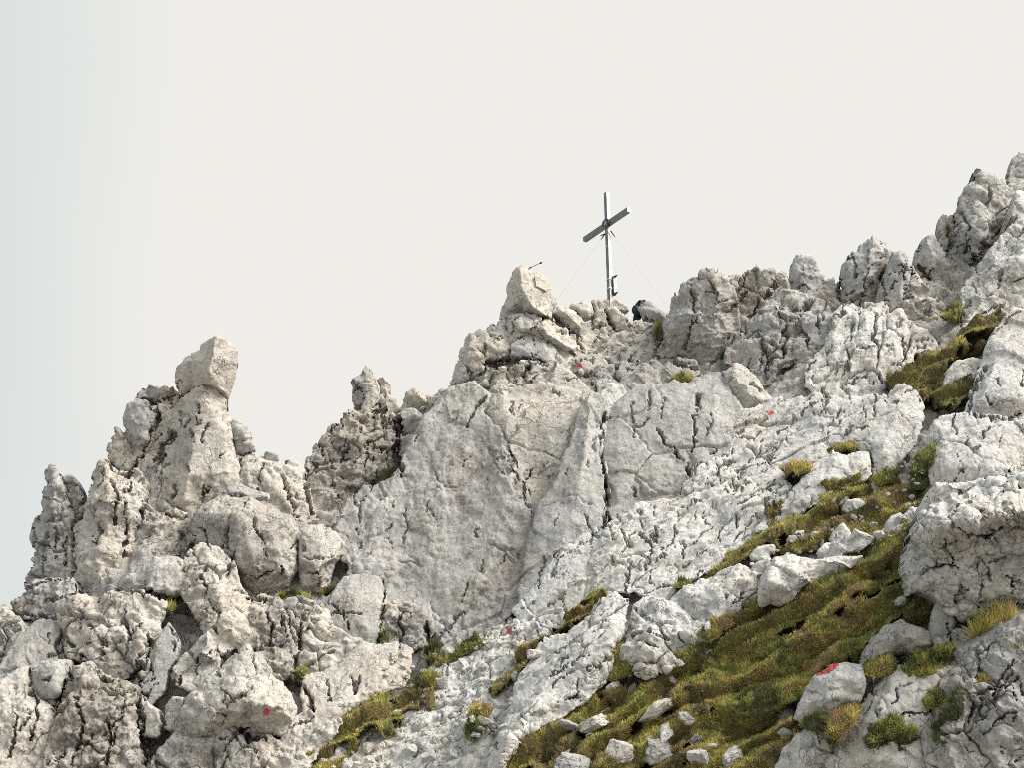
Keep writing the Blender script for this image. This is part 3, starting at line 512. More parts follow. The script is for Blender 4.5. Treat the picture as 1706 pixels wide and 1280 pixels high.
R('rock_spire', 'rock spire', 'small rock fin tucked behind the right shoulder of the leftmost spire', '104,796 112,794 119,792 128,799 137,823 146,824 140,850 130,862 122,885 116,850 108,820', G, off=.35, steep=.3, edge=(6, .5), style='crag', amp=.55)
R('rock_buttress', 'rock buttress', 'dark knobbly rock foot under the leftmost spire', '33,990 44,974 60,966 90,970 120,966 126,1000 108,1028 70,1030 34,1028 16,1008 20,998', G, off=-.55, steep=.3, edge=(9, .9), style='shatter', amp=.9)
R('rock', 'rock', 'brown crumbly rock with moss at the left edge of the photo', '-60,1005 0,1007 13,1013 28,1030 36,1058 22,1082 0,1090 -60,1090', Pt, off=-.4, steep=.4, edge=(9, .7), style='shatter', amp=1.0)
R('rock_buttress', 'rock buttress', 'shattered grey rock column in the gully under the tall pillar', '239,842 262,864 290,852 315,864 322,890 305,915 270,935 241,947 237,900', Pt, off=.2, steep=.35, edge=(9, .8), style='shatter', amp=.9, theta=70)
R('rock', 'rock', 'overhanging knob of rock on the right flank of the tall pillar', '385,700 398,702 411,717 422,740 419,752 405,763 392,756 388,730', G, off=-.05, steep=.1, edge=(7, .5), style='crag', amp=.6, ridges=[[(390, 715, .3), (410, 735, .5), (418, 743, .3)]])
R('flat_stone', 'stone', 'flat white stone lying on the ledge right of the tall pillar', '379,815 391,808 405,811 420,818 447,825 447,831 430,835 405,831 382,825', Sm, off=-1.1, steep=.5, edge=(4, .3), style='plane', amp=.35, jag=1.2, ridges=[[(385, 819, .3), (415, 826, .35), (440, 829, .25)]], back=.4)
R('crag', 'crag', 'broken brownish rock shoulder between the tall pillar and the middle tower', '392,757 405,764 420,751 437,756 452,768 466,772 480,768 492,766 502,775 510,790 512,830 522,862 500,882 470,852 445,832 420,815 393,806 390,775', Wm, off=.1, steep=.4, edge=(8, .7), style='crag', amp=.8, theta=60, ridges=[[(425, 770, .3), (450, 810, .6), (480, 850, .5)], [(480, 780, .2), (495, 830, .4)]])
R('stone', 'stone', 'small grey stone perched on the saddle left of the middle tower', '437,757 444,752 452,755 462,758 467,769 452,773 439,768', G, off=-.3, steep=.2, edge=(4, .25), style='boulder', amp=.4, jag=1.5, back=.4)
R('boulder', 'boulder', 'large rounded rough boulder wedged in the hollow below the tall pillar', '318,868 330,850 345,840 380,829 420,832 450,847 475,867 490,887 498,907 494,950 482,980 456,994 420,999 400,982 385,942 362,925 345,915 322,905', Pt, off=-.5, steep=.4, edge=(16, 1.2), style='boulder', amp=.9, ridges=[[(345, 860, .5), (400, 865, 1.0), (455, 890, 1.1), (470, 950, .9)], [(400, 930, .9), (440, 970, .6)]])
R('boulder', 'boulder', 'upright pale block boulder standing alone between two dark clefts', '503,886 516,879 536,877 560,889 572,907 568,925 556,940 550,965 547,986 522,992 502,986 497,952 498,912', Wm, off=-.75, steep=.3, edge=(6, .7), style='plane', amp=.6, jag=2, ridges=[[(510, 900, .4), (535, 905, .55), (560, 912, .45)], [(505, 935, .5), (530, 945, .8), (550, 935, .65)], [(508, 975, .45), (535, 980, .5)]])

# ------------------------------------------------------------------ middle tower
R('rock_buttress', 'rock tower', 'dark pitted rock tower in the middle with two horns on top', '508,780 509,767 520,754 523,741 533,734 549,711 565,703 570,690 583,683 600,688 625,690 655,688 662,712 664,760 668,792 645,810 612,817 592,832 574,847 562,865 545,860 525,852 515,830 511,800', Pt, off=0, steep=.3, edge=(10, .9), style='shatter', amp=.8, theta=75, ridges=[[(560, 720, .3), (590, 740, .9), (600, 790, 1.0), (560, 830, .9)], [(535, 760, .3), (535, 820, .6)], [(640, 720, .6), (650, 780, .3)]])
R('rock_spire', 'rock spire', 'left and taller horn on top of the middle tower', '588,676 585,637 589,629 602,620 611,609 618,614 626,630 633,655 632,690 614,708 592,706', Pt, off=-.2, steep=.2, edge=(5, .5), style='crag', amp=.45, jag=2, theta=80, ridges=[[(610, 613, .2), (606, 640, .45), (609, 685, .5)], [(620, 635, .3), (624, 670, .3)]], back=.7)
R('rock_spire', 'rock spire', 'right and lower horn on top of the middle tower', '627,632 639,624 650,637 650,653 659,666 668,690 662,706 630,708 624,680 634,655', Wm, off=-.1, steep=.2, edge=(5, .5), style='crag', amp=.45, jag=2, theta=100, ridges=[[(640, 632, .2), (643, 660, .35), (650, 685, .3)]], back=.7)
R('chockstone', 'boulder', 'topmost boulder jammed between middle tower and smooth slab', '671,683 671,666 677,653 686,649 695,648 707,658 711,672 700,677 685,680', Wm, off=-.6, steep=.1, edge=(5, .5), style='boulder', amp=.4, jag=2, back=.6, ridges=[[(680, 660, .3), (703, 664, .3)]])
R('chockstone', 'boulder', 'thin rock bridging from the jammed boulder to the top of the smooth slab', '706,659 724,657 736,648 744,648 736,666 715,679 708,672', Wm, off=-.4, steep=.1, edge=(5, .4), style='plane', amp=.4, jag=2, back=.5)
R('chockstone', 'boulder', 'diamond shaped grey boulder jammed under the topmost one in the cleft', '655,697 670,684 690,682 704,695 701,712 688,725 672,719', Sm, off=-.7, steep=.1, edge=(5, .5), style='plane', amp=.35, jag=1.5, back=.6, ridges=[[(666, 694, .25), (694, 694, .3)], [(690, 714, .1), (676, 712, .2)]])
R('chockstone', 'boulder', 'dark wedge of rock lowest in the cleft beside the middle tower', '660,734 676,728 691,727 682,750 674,776 664,772', G, off=-.4, steep=.1, edge=(5, .4), style='boulder', amp=.4, jag=1.5, back=.5)
# ------------------------------------------------------------------ the great slab
R('rock_slab', 'rock slab', 'huge smooth grey rock slab in the centre sweeping down from the skyline', '751,645 742,649 730,668 715,690 700,715 688,735 678,760 672,785 650,808 625,815 608,814 590,832 572,858 562,882 573,905 574,930 586,950 582,975 610,972 636,990 638,1022 680,1030 720,1045 742,1078 735,1100 760,1082 800,1062 850,1022 868,1000 877,960 886,905 882,868 878,830 866,795 845,752 832,722 812,700 800,690 812,662 790,640', Sm, off=-.35, steep=.72, edge=(9, .8), style='slab', amp=.9, jag=3, wob=14,
  ridges=[[(770, 690, .2), (745, 760, .5), (700, 850, .7), (660, 920, .5)], [(838, 760, .75), (845, 830, .6), (830, 900, .5), (800, 980, .6), (760, 1040, .4)], [(790, 790, .1), (770, 880, .0), (720, 960, .1)], [(860, 880, .2), (850, 960, .15)], [(620, 850, .5), (620, 920, .55), (600, 940, .3)]])
R('rock_rib', 'rock rib', 'pale upright rib of rock at the upper right of the smooth slab', '786,702 806,668 822,652 835,643 848,652 862,650 900,640 950,653 985,660 992,680 962,722 947,762 934,800 904,832 884,868 878,832 866,800 848,760 834,730 815,712', Wm, off=-.55, steep=.65, edge=(8, .7), style='slab', amp=1.2, theta=70, ridges=[[(836, 648, .2), (842, 700, .8), (850, 750, .9), (868, 800, .4)], [(905, 660, .4), (905, 740, .2), (890, 820, .0)], [(960, 680, .4), (930, 760, .5)]])
R('rock_slab', 'rock slab', 'wedge shaped slab foot at the lower left end of the huge slab', '546,1022 558,988 578,966 605,962 628,968 638,992 638,1042 629,1082 600,1072 575,1062 552,1040', Sm, off=-.8, steep=.5, edge=(7, .6), style='plane', amp=.7, jag=2, ridges=[[(556, 1015, .2), (590, 1000, .7), (625, 1000, .5)], [(600, 1040, .6), (622, 1060, .3)]])
R('rock', 'rock', 'blocky dark rock step with square cracks at the bottom of the huge slab', '640,1012 665,1008 695,1016 715,1024 718,1050 705,1078 680,1085 660,1075 640,1082 638,1050', Pt, off=-.3, steep=.3, edge=(6, .6), style='crag', amp=.8, theta=90)
R('rock_slab', 'rock slab', 'long narrow flake of grey rock leaning right of the huge slab', '970,680 987,660 1000,662 1009,673 1011,687 1005,711 998,742 1000,763 1006,780 1011,821 1006,866 987,882 967,892 950,908 929,926 912,950 897,975 872,1004 868,985 880,917 889,890 902,842 925,814 936,797 943,759 955,746 962,711', Sm, off=-.6, steep=.68, edge=(7, .6), style='slab', amp=.8, jag=2, theta=60, ridges=[[(980, 668, .3), (978, 720, .6), (968, 800, .7), (950, 870, .5), (920, 925, .3)], [(1000, 790, .2), (996, 850, .1)]])
R('rock_slab', 'rock slab', 'broad pale slab with a diagonal crack to the right of the leaning flake', '1002,763 999,739 1006,712 1019,691 1030,676 1042,665 1060,652 1080,646 1105,648 1122,640 1150,648 1160,636 1180,628 1196,624 1208,636 1216,658 1236,688 1229,705 1208,752 1195,772 1160,782 1150,808 1126,834 1090,838 1057,844 1030,868 1012,872 1013,820 1006,780', Sm, off=-.8, steep=.62, edge=(7, .8), style='slab', amp=.9, jag=2.5, theta=65, ridges=[[(1040, 690, .5), (1030, 760, .5), (1030, 840, .3)], [(1090, 665, .5), (1085, 740, .7), (1080, 815, .4)], [(1140, 670, .5), (1135, 740, .9)], [(1190, 650, .6), (1185, 720, .9), (1160, 765, .6)]])
R('boulder', 'boulder', 'oblong boulder leaning against the right end of the cracked pale slab', '1207,620 1225,606 1240,613 1255,625 1275,655 1286,668 1264,680 1240,690 1226,667 1211,642', Wm, off=-.8, steep=.4, edge=(6, .5), style='plane', amp=.6, jag=2, ridges=[[(1220, 620, .3), (1240, 645, .5), (1262, 668, .4)]])

# ------------------------------------------------------------------ below the cross
R('memorial_stone', 'boulder', 'big slanted stone with a plaque, on the skyline left of the cross', '830,532 836,512 844,498 843,484 846,469 852,459 854,453 861,445 870,441 875,443 883,446 885,452 897,453 910,459 917,477 922,489 928,504 926,514 921,520 921,534 908,536 888,529 870,520 856,527 846,536', Wm, off=-.7, steep=.1, edge=(3, .4), style='plane', amp=.6, jag=1.2, wob=1.5, step=1.3, back=.9, theta=75,
  ridges=[[(866, 448, .55), (869, 476, .75), (874, 491, .85), (887, 511, .95), (900, 519, .95), (917, 529, .8)], [(912, 465, .1), (922, 505, .2)], [(872, 519, .25), (890, 526, .3)], [(850, 470, .1), (842, 520, .0)]])
R('rock_buttress', 'rock buttress', 'beige rock shoulder dropping to the skyline left of and below the memorial stone', '750,644 756,624 767,582 780,555 798,548 822,537 842,530 862,540 872,560 858,580 838,596 822,612 806,632 780,642', Wm, off=-.3, steep=.4, edge=(9, .9), style='crag', amp=.75, theta=60, ridges=[[(790, 560, .4), (785, 600, .8), (775, 630, .6)], [(830, 550, .4), (835, 580, .5)]])
R('rock_ledge', 'rock ledge', 'bright beige sloping ledge directly under the memorial stone', '842,540 850,526 870,522 900,526 915,534 932,545 955,560 972,582 978,592 960,592 930,586 905,568 884,562 858,572', Wm, off=-.5, steep=.55, edge=(7, .6), style='strata', amp=.7, theta=-30, ridges=[[(870, 545, .4), (910, 552, .6), (955, 580, .4)]])
R('rock', 'rock', 'grey block with a dark slot beneath it, below the bright ledge', '856,578 878,566 905,568 926,588 938,606 920,613 895,606 870,602 858,598', G, off=-.75, steep=.3, edge=(5, .5), style='plane', amp=.6, jag=2, ridges=[[(872, 580, .4), (905, 580, .5), (925, 600, .5)], [(890, 598, .5), (915, 606, .5)]])
R('rock_ledge', 'rock ledge', 'stony brown ledge capping the smooth slab below the dark slot', '806,640 822,618 850,612 880,606 905,612 930,600 945,615 960,640 985,655 960,660 930,652 900,642 862,652 836,645', Wm, off=-.55, steep=.5, edge=(7, .6), style='crag', amp=.8, theta=20)
R('rock', 'rock', 'slanted beige rock just right of the memorial stone', '921,522 926,511 944,511 960,520 969,534 969,553 955,547 938,537', Wm, off=-.45, steep=.25, edge=(5, .4), style='plane', amp=.5, jag=1.8, ridges=[[(930, 518, .2), (950, 530, .35), (964, 545, .25)]])
R('rock', 'rock', 'rock with a small angular crack, left of the cross foot', '944,512 952,504 971,502 984,505 990,524 984,536 972,533 960,519', Wm, off=-.15, steep=.25, edge=(5, .4), style='boulder', amp=.55, jag=1.8, ridges=[[(960, 512, .3), (978, 520, .3)]])
R('rock', 'rock', 'flat top rock in which the foot of the cross stands', '984,502 990,498 1008,498 1035,499 1048,509 1051,519 1030,517 1010,520 992,520', Wm, off=-.25, steep=.3, edge=(5, .4), style='crag', amp=.45, jag=1.8)
R('rock', 'rock', 'squat blunt rock under the flat rock of the cross', '988,522 1005,514 1025,512 1042,526 1048,540 1025,546 1000,545 985,536', Wm, off=-.55, steep=.25, edge=(5, .5), style='boulder', amp=.5, jag=1.8)
R('boulder', 'boulder', 'rough grey stone on the skyline that half hides the dark blue figure', '1063,513 1069,506 1076,502 1086,502 1095,511 1109,520 1112,532 1088,538 1070,534 1067,524', G, off=-.5, steep=.1, edge=(4, .4), style='boulder', amp=.4, jag=1.5, back=.4, ridges=[[(1070, 512, .2), (1090, 518, .3), (1102, 528, .2)]])
for lab, pl_, mt in [
 ('grey rock with a rounded top in the rubble under the cross', '1015,575 1025,560 1045,556 1070,562 1090,580 1085,595 1060,603 1035,606 1018,600', G),
 ('beige rock under the slanted rock right of the memorial stone', '972,540 990,536 1004,540 1006,556 995,562 978,566 970,556', Wm),
 ('lumpy rock between two rubble gullies straight below the cross', '974,566 988,560 1004,568 1012,584 998,590 980,586', Wm),
 ('reddish brown rock beside the tuft under the blue figure', '1040,545 1062,538 1090,545 1092,565 1070,560 1050,562', Pt),
 ('brown rubbly rock next to the overhang of the big right crag', '1085,560 1105,550 1118,562 1112,592 1092,590', Pt),
 ('shadowed rock at the foot of the overhanging crag', '1112,612 1130,602 1155,606 1160,624 1140,632 1115,630', G),
 ('large dome shaped grey rock at the head of the leaning flake', '996,636 1012,618 1040,610 1075,612 1092,625 1098,642 1070,645 1045,660 1025,665 1002,662', G),
 ('stone with a vertical split on top of the cracked pale slab', '1005,662 1018,645 1032,645 1040,660 1030,676 1018,690 1010,684', Pl),
 ('brown stone with a red paint dot, below the cross', '962,604 972,596 992,592 1006,604 1010,618 990,621 970,618', Wm),
 ('pale triangular rock at the brink above the slab rib', '922,638 932,612 940,618 962,640 990,662 972,664 950,652', Wm),
 ('rock plate leaning on the rubble beneath the bright ledge', '905,566 930,586 952,600 960,616 944,610 928,596', Wm),
 ('brown rock under the mossy ledge of the pale slab', '1060,620 1090,608 1112,616 1125,632 1105,645 1080,642', Pt)]:
    R('rock', 'rock', lab, pl_, mt, off=-.35, steep=.45, edge=(5, .5), style='boulder' if mt is not Pt else 'crag', amp=.7, jag=2, paint=[(966, 610, 4, 5, 0, 'paint_mark')] if 'dot' in lab else [(1151, 622, 9, 6, 0, 'lichen')] if 'shadowed' in lab else None)

# ------------------------------------------------------------------ right hand ridge
R('crag', 'crag', 'massive overhanging grey crag right of the cross', '1117,511 1120,494 1132,481 1148,468 1160,461 1192,450 1214,456 1222,490 1226,530 1226,560 1222,590 1206,606 1195,620 1170,617 1142,607 1117,592 1110,560 1113,530', G, off=-.9, steep=.2, edge=(10, 1.1), style='slab', amp=2.2, theta=75, ridges=[[(1140, 482, .4), (1150, 525, .9), (1148, 570, .7), (1152, 602, .2)], [(1190, 462, .4), (1198, 520, .9), (1186, 575, .5), (1178, 612, .1)], [(1125, 540, .5), (1128, 585, .2)]])
R('crag', 'crag', 'rough blocky crag top joined to the right of the overhanging crag', '1212,458 1232,454 1253,449 1260,443 1268,448 1278,449 1298,452 1310,457 1318,490 1302,522 1274,547 1250,562 1228,572 1218,540 1216,488', Pt, off=-.3, steep=.35, edge=(8, .7), style='shatter', amp=.85)
R('rock_spire', 'rock spire', 'blunt light spire on the skyline between the two big right crags', '1312,466 1318,440 1327,423 1336,419 1350,424 1361,431 1365,447 1374,461 1392,530 1350,542 1310,522 1300,492', G, off=-.1, steep=.25, edge=(7, .6), style='crag', amp=.55, jag=2, ridges=[[(1336, 424, .2), (1338, 455, .5), (1345, 484, .4)]])
R('rock', 'rock', 'squat rock under the skyline beside the striped tower', '1372,466 1385,462 1398,468 1412,505 1402,552 1370,542 1354,498', Pt, off=-.2, steep=.3, edge=(7, .6), style='crag', amp=.65)
R('crag', 'crag', 'steep grey ribs of rock descending below the blunt light spire', '1212,604 1216,575 1226,560 1250,540 1275,520 1292,500 1314,480 1345,488 1368,500 1382,520 1398,526 1392,556 1372,590 1350,606 1330,598 1300,610 1275,640 1255,625 1240,612 1224,608', G, off=-.45, steep=.55, paint=[(1222, 603, 4, 4.5, 0, 'paint_mark')], edge=(9, .8), style='crag', amp=1.2, theta=70, ridges=[[(1310, 500, .4), (1300, 545, .9), (1270, 590, .6)], [(1350, 500, .4), (1345, 550, .8), (1340, 590, .3)], [(1325, 520, .1), (1322, 580, .0)]])
R('rock_tower', 'rock tower', 'tall striped grey rock tower on the right skyline', '1399,468 1402,444 1420,419 1432,409 1441,401 1448,396 1455,392 1468,396 1482,407 1488,419 1484,450 1480,500 1480,545 1430,552 1390,540 1388,495', G, off=-.4, steep=.25, edge=(9, .8), style='strata', amp=.85, theta=10, ridges=[[(1452, 400, .5), (1446, 450, 1.0), (1435, 500, .8)], [(1418, 430, .4), (1412, 490, .5)], [(1475, 420, .4), (1462, 480, .5)]])
R('rock_slab', 'rock slab', 'smooth bulging plate of rock against the right side of the striped tower', '1486,420 1501,416 1514,426 1520,440 1518,475 1512,522 1492,546 1472,534 1467,502 1472,470 1480,440', Sm, off=-.75, steep=.25, edge=(7, .6), style='plane', amp=.6, jag=2, ridges=[[(1500, 424, .3), (1508, 450, .5), (1500, 490, .6), (1484, 515, .4)], [(1482, 460, .3), (1476, 500, .3)]])
R('crag', 'crag', 'pale cracked rock apron below the striped tower', '1396,526 1405,514 1440,510 1470,505 1480,524 1498,520 1520,545 1545,560 1560,580 1530,610 1500,635 1478,642 1450,650 1420,665 1390,668 1365,660 1345,645 1350,606 1372,590 1392,556', Pl, off=-.5, steep=.62, edge=(9, .7), style='strata', amp=1.25, theta=65, ridges=[[(1440, 520, .4), (1430, 580, .7), (1400, 640, .4)], [(1500, 550, .4), (1480, 600, .6)]])
R('crag', 'crag', 'brown broken rock face right of the bulging plate', '1518,440 1530,450 1540,480 1560,500 1580,520 1600,520 1605,540 1580,560 1558,580 1545,560 1520,545 1500,520 1510,500 1517,470', Wm, off=-.15, steep=.5, edge=(8, .7), style='shatter', amp=1.0, theta=50)
R('rock', 'rock', 'rounded rock on the skyline in the gap right of the striped tower', '1523,434 1528,410 1538,398 1548,390 1556,392 1566,404 1580,422 1592,460 1552,478 1520,464', G, off=-.2, steep=.3, edge=(7, .6), style='boulder', amp=.75, ridges=[[(1540, 402, .3), (1555, 420, .4)]])
R('rock', 'rock', 'knobbly rock stub on the skyline left of the highest right tower', '1566,390 1563,367 1571,357 1579,360 1588,357 1594,380 1602,402 1592,452 1568,432', Pt, off=0, steep=.3, edge=(6, .5), style='shatter', amp=.55, jag=2)
R('rock_tower', 'rock tower', 'highest broad rock tower near the right edge', '1588,372 1596,345 1608,325 1611,315 1618,307 1626,300 1628,285 1643,282 1652,287 1660,287 1664,297 1676,305 1692,330 1688,360 1682,388 1666,404 1650,422 1632,442 1612,472 1600,494 1572,484 1544,464 1526,448 1540,436 1580,432 1586,402', G, off=-.4, steep=.35, edge=(9, .8), style='crag', amp=1.0, theta=60, ridges=[[(1635, 295, .4), (1632, 330, .8), (1636, 370, 1.2), (1620, 430, .7)], [(1608, 340, .3), (1605, 385, .9), (1570, 450, .5)], [(1668, 330, .3), (1655, 390, .3)]])
R('rock_spire', 'rock spire', 'layered rock spire cut off by the right edge of the photo', '1675,302 1678,282 1686,265 1698,252 1712,254 1740,262 1760,330 1720,325 1692,318', G, off=.2, steep=.3, edge=(7, .6), style='strata', amp=.6, theta=-10)
R('crag', 'crag', 'rough slabby rock wall at the right edge below the layered spire', '1608,505 1604,494 1614,472 1634,442 1652,422 1668,404 1684,388 1690,362 1694,330 1725,328 1780,320 1800,460 1725,490 1692,520 1662,560 1640,552 1606,574 1580,600 1562,580 1582,560 1606,540', Pl, off=-.5, steep=.62, edge=(9, .8), style='slab', amp=2.0, theta=40, ridges=[[(1660, 430, .6), (1640, 490, .8), (1600, 560, .3)], [(1720, 380, .6), (1700, 440, .8)]])
R('rock_slab', 'rock slab', 'big pale slab with a dark undercut at the right edge, above the grass ledge', '1614,690 1624,652 1638,612 1658,562 1690,520 1724,490 1800,465 1800,690 1740,690 1690,704 1655,702 1640,696', Pl, off=-1.0, steep=.5, edge=(9, .9), style='slab', amp=1.6, theta=25, ridges=[[(1660, 580, .5), (1650, 640, .9), (1640, 668, .9)], [(1720, 540, .5), (1700, 640, .9), (1700, 665, .9)]])
R('rock_slab', 'rock slab', 'cracked pale slab at the right edge, between the undercut slab and the overhang boulder', '1558,706 1582,700 1614,690 1640,696 1690,704 1740,694 1800,690 1800,792 1706,790 1660,800 1600,806 1556,806 1545,770', Pl, off=-.9, steep=.5, edge=(8, .7), style='slab', amp=1.8, theta=30, ridges=[[(1570, 730, .5), (1580, 780, .5)], [(1660, 720, .5), (1670, 780, .6)]])
R('boulder', 'boulder', 'huge overhanging boulder with a white sloping top at the right edge', '1508,950 1512,920 1524,882 1534,850 1545,826 1560,806 1600,806 1660,800 1706,792 1800,792 1800,990 1720,992 1680,1012 1645,1028 1605,1034 1578,1020 1556,996 1530,984 1514,990', Pl, off=-1.7, steep=.25, edge=(7, 1.0), style='slab', amp=1.7, jag=3, theta=15, wob=10, back=3,
  ridges=[[(1526, 886, 1.2), (1560, 880, 2.4), (1610, 868, 2.9), (1660, 858, 2.8), (1720, 856, 2.8)], [(1545, 840, .35), (1600, 822, .3), (1700, 806, .3)], [(1530, 960, .5), (1570, 970, .7), (1620, 1000, .4)], [(1570, 930, .9), (1640, 920, .8), (1700, 915, .5)], [(1640, 950, 1.1), (1700, 950, .9)], [(1650, 1000, .5), (1700, 985, .5)]])
R('stone', 'stone', 'slim upright grey stone under the lip of the overhanging boulder', '1562,1002 1571,1001 1580,1016 1592,1036 1586,1060 1566,1078 1548,1072 1550,1040 1557,1014', Sm, off=-.9, steep=.2, edge=(5, .35), style='boulder', amp=.4, jag=1.5, back=.4)

# ------------------------------------------------------------------ the right slope
R('rock_slab', 'rock slab', 'pointed pale slab below the upper grass ledge', '1420,736 1440,700 1475,668 1504,644 1525,660 1535,684 1532,712 1520,742 1500,764 1480,792 1456,790 1446,756', Pl, off=-.8, steep=.5, edge=(7, .7), style='plane', amp=.9, ridges=[[(1504, 655, .4), (1490, 700, .8), (1470, 750, .6)], [(1440, 720, .4), (1455, 745, .5)]])
R('rock_slab', 'rock slab', 'broad white slab above the middle grass band', '1318,834 1324,818 1345,795 1368,772 1388,758 1415,764 1442,762 1446,790 1436,800 1410,808 1387,815 1363,835 1318,860 1286,882 1262,884 1285,856', Pl, off=-.8, steep=.62, edge=(7, .6), style='plane', amp=1.3, theta=30, ridges=[[(1388, 766, .4), (1380, 795, .6), (1320, 845, .5)], [(1430, 775, .4), (1420, 795, .4)]])
R('rock_slab', 'rock slab', 'long flat tilted block above the round grass tuft', '1320,778 1345,758 1370,748 1382,756 1362,770 1340,782 1324,790', Pl, off=-.8, steep=.3, edge=(5, .4), style='plane', amp=.4, jag=1.5, ridges=[[(1330, 778, .3), (1365, 760, .35)]])
R('rock_slab', 'rock slab', 'rough pale rock face between the cracked slab and the pointed slab', '1290,672 1330,665 1365,662 1400,670 1430,668 1455,660 1475,668 1440,700 1420,735 1390,752 1365,748 1340,758 1318,778 1300,800 1270,812 1240,800 1215,790 1200,770 1212,752 1234,705 1240,690 1265,680', Pl, off=-.45, steep=.7, paint=[(1284, 688, 6, 3, -10, 'paint_mark')], edge=(9, .6), style='strata', amp=1.3, theta=32)
R('rock_slab', 'rock slab', 'wide weathered slope of pale cracked rock left of the middle grass band', '1152,806 1162,784 1196,772 1215,790 1245,802 1270,814 1302,800 1320,815 1285,856 1262,884 1235,905 1205,930 1172,955 1130,985 1110,1010 1060,990 1025,988 1004,1000 990,985 1000,960 985,930 1010,900 1015,874 1032,868 1060,846 1092,840 1128,836', Pl, off=-.5, steep=.75, edge=(9, .6), style='strata', amp=1.4, theta=32, ridges=[[(1180, 800, .4), (1130, 870, .6), (1060, 950, .4)], [(1240, 830, .5), (1190, 890, .5), (1120, 960, .4)]])
R('rock_slab', 'rock slab', 'smooth grey toe of rock at the lower end of the leaning flake', '872,1004 898,976 914,950 932,926 952,908 970,892 988,884 1012,874 1008,902 984,932 998,962 985,990 960,1020 930,1040 900,1045 870,1035 860,1020', Pl, off=-.35, steep=.8, edge=(9, .5), style='slab', amp=1.4, theta=55)
R('outcrop', 'outcrop', 'long white rock outcrop running down to the bottom edge left of the lower grass', '812,1290 838,1230 852,1190 868,1132 888,1092 906,1066 946,1062 978,1034 1002,1001 1024,994 1042,1006 1040,1040 1018,1075 1020,1102 1006,1136 976,1166 930,1196 882,1222 846,1254 832,1290', Pl, off=-.9, steep=.6, edge=(8, .8), style='strata', amp=1.2, theta=40, ridges=[[(1010, 1008, .4), (985, 1055, .7), (930, 1110, .8), (880, 1190, .8), (840, 1265, .6)], [(1020, 1060, .5), (990, 1120, .6), (930, 1170, .6)]])
R('outcrop', 'outcrop', 'knobbly white outcrop above the dark hollow in the lower grass', '1042,1092 1048,1052 1062,1020 1082,1004 1112,1010 1140,1018 1168,1030 1196,1058 1172,1074 1182,1086 1150,1100 1122,1112 1078,1132 1058,1112', Pl, off=-1.0, steep=.5, edge=(8, .8), style='crag', amp=1.1, theta=30, ridges=[[(1065, 1030, .4), (1085, 1060, .7), (1070, 1105, .6)], [(1120, 1030, .5), (1140, 1060, .7), (1110, 1095, .5)]])
R('outcrop', 'outcrop', 'smooth white whaleback of rock beside the upper end of the grass band', '1114,1012 1140,990 1180,968 1232,951 1258,962 1256,988 1236,1002 1226,1046 1196,1056 1168,1032 1140,1020', Pl, off=-.9, steep=.55, edge=(8, .8), style='boulder', amp=.9, theta=25, ridges=[[(1150, 1000, .5), (1200, 980, .7), (1245, 968, .5)], [(1195, 1030, .6), (1225, 1005, .5)]])
R('boulder', 'boulder', 'white boulder with a dark shaded end at the upper edge of the main grass', '1264,997 1268,968 1290,930 1322,924 1358,934 1400,930 1434,928 1420,946 1390,962 1358,972 1340,982 1326,1002 1290,1006 1268,1012', Pl, off=-1.1, steep=.35, edge=(6, .7), style='boulder', amp=.8, jag=2, ridges=[[(1290, 940, .5), (1285, 975, 1.0), (1275, 990, .8)], [(1340, 940, .5), (1335, 965, .9), (1320, 985, .8)], [(1400, 940, .4)]])
for lab, pl_, o_ in [
 ('upright pointed white stone amid the middle grass band', '1382,900 1392,884 1404,874 1414,884 1418,898 1404,906 1390,908', -.9),
 ('broad white stone beside the pointed one in the middle grass band', '1398,918 1412,896 1426,886 1440,890 1456,898 1448,906 1430,916 1406,924', -1.0),
 ('white stone in front of the two middle grass band stones', '1364,928 1376,908 1392,906 1402,918 1400,932 1380,936', -1.1),
 ('rounded grey stone on the crest of the middle grass band', '1387,836 1396,826 1408,824 1412,830 1406,840 1392,844', -.8),
 ('long pale stone below the rounded grey stone', '1404,850 1412,836 1432,834 1442,842 1430,852 1412,856', -.85),
 ('pale block at the right of the middle grass band', '1473,884 1484,862 1500,856 1508,862 1504,878 1488,888 1476,894', -.9),
 ('two-faced grey stone right beside the pale block', '1507,860 1520,844 1540,850 1532,868 1516,874', -.85),
 ('flat bright stone stuck in the upper grass band', '1312,902 1326,890 1338,886 1336,894 1322,904', -.8),
 ('tilted slate coloured stone at the left end of the middle grass band', '1250,928 1262,914 1288,910 1290,918 1274,930 1256,934', -.8),
 ('pale rock beneath the tilted slate coloured stone', '1252,950 1262,938 1280,934 1284,946 1270,958 1256,964', -.9),
 ('grey block seated in the upper grass ledge', '1572,645 1578,620 1596,602 1622,598 1640,602 1638,614 1622,634 1600,640', -.8),
 ('small white stone in the middle of the main grass', '1420,1002 1430,995 1440,996 1436,1002 1424,1006', -.5),
 ('small grey stone high in the main grass', '1490,1004 1498,995 1512,996 1508,1006 1494,1010', -.6)]:
    R('stone', 'stone', lab, pl_, Pl, off=o_, steep=.3, edge=(5, .35), style='boulder', amp=.55, jag=1.6, back=.5)
R('boulder', 'boulder', 'grey boulder at the right end of the main grass, above the painted one', '1436,1108 1440,1086 1456,1064 1480,1048 1500,1036 1518,1044 1545,1054 1550,1076 1522,1088 1490,1092 1470,1102 1450,1114', G, off=-1.0, steep=.35, edge=(7, .6), style='boulder', amp=.6, jag=2, ridges=[[(1455, 1075, .4), (1490, 1060, .7), (1530, 1065, .5)], [(1450, 1100, .4), (1480, 1085, .5)]])
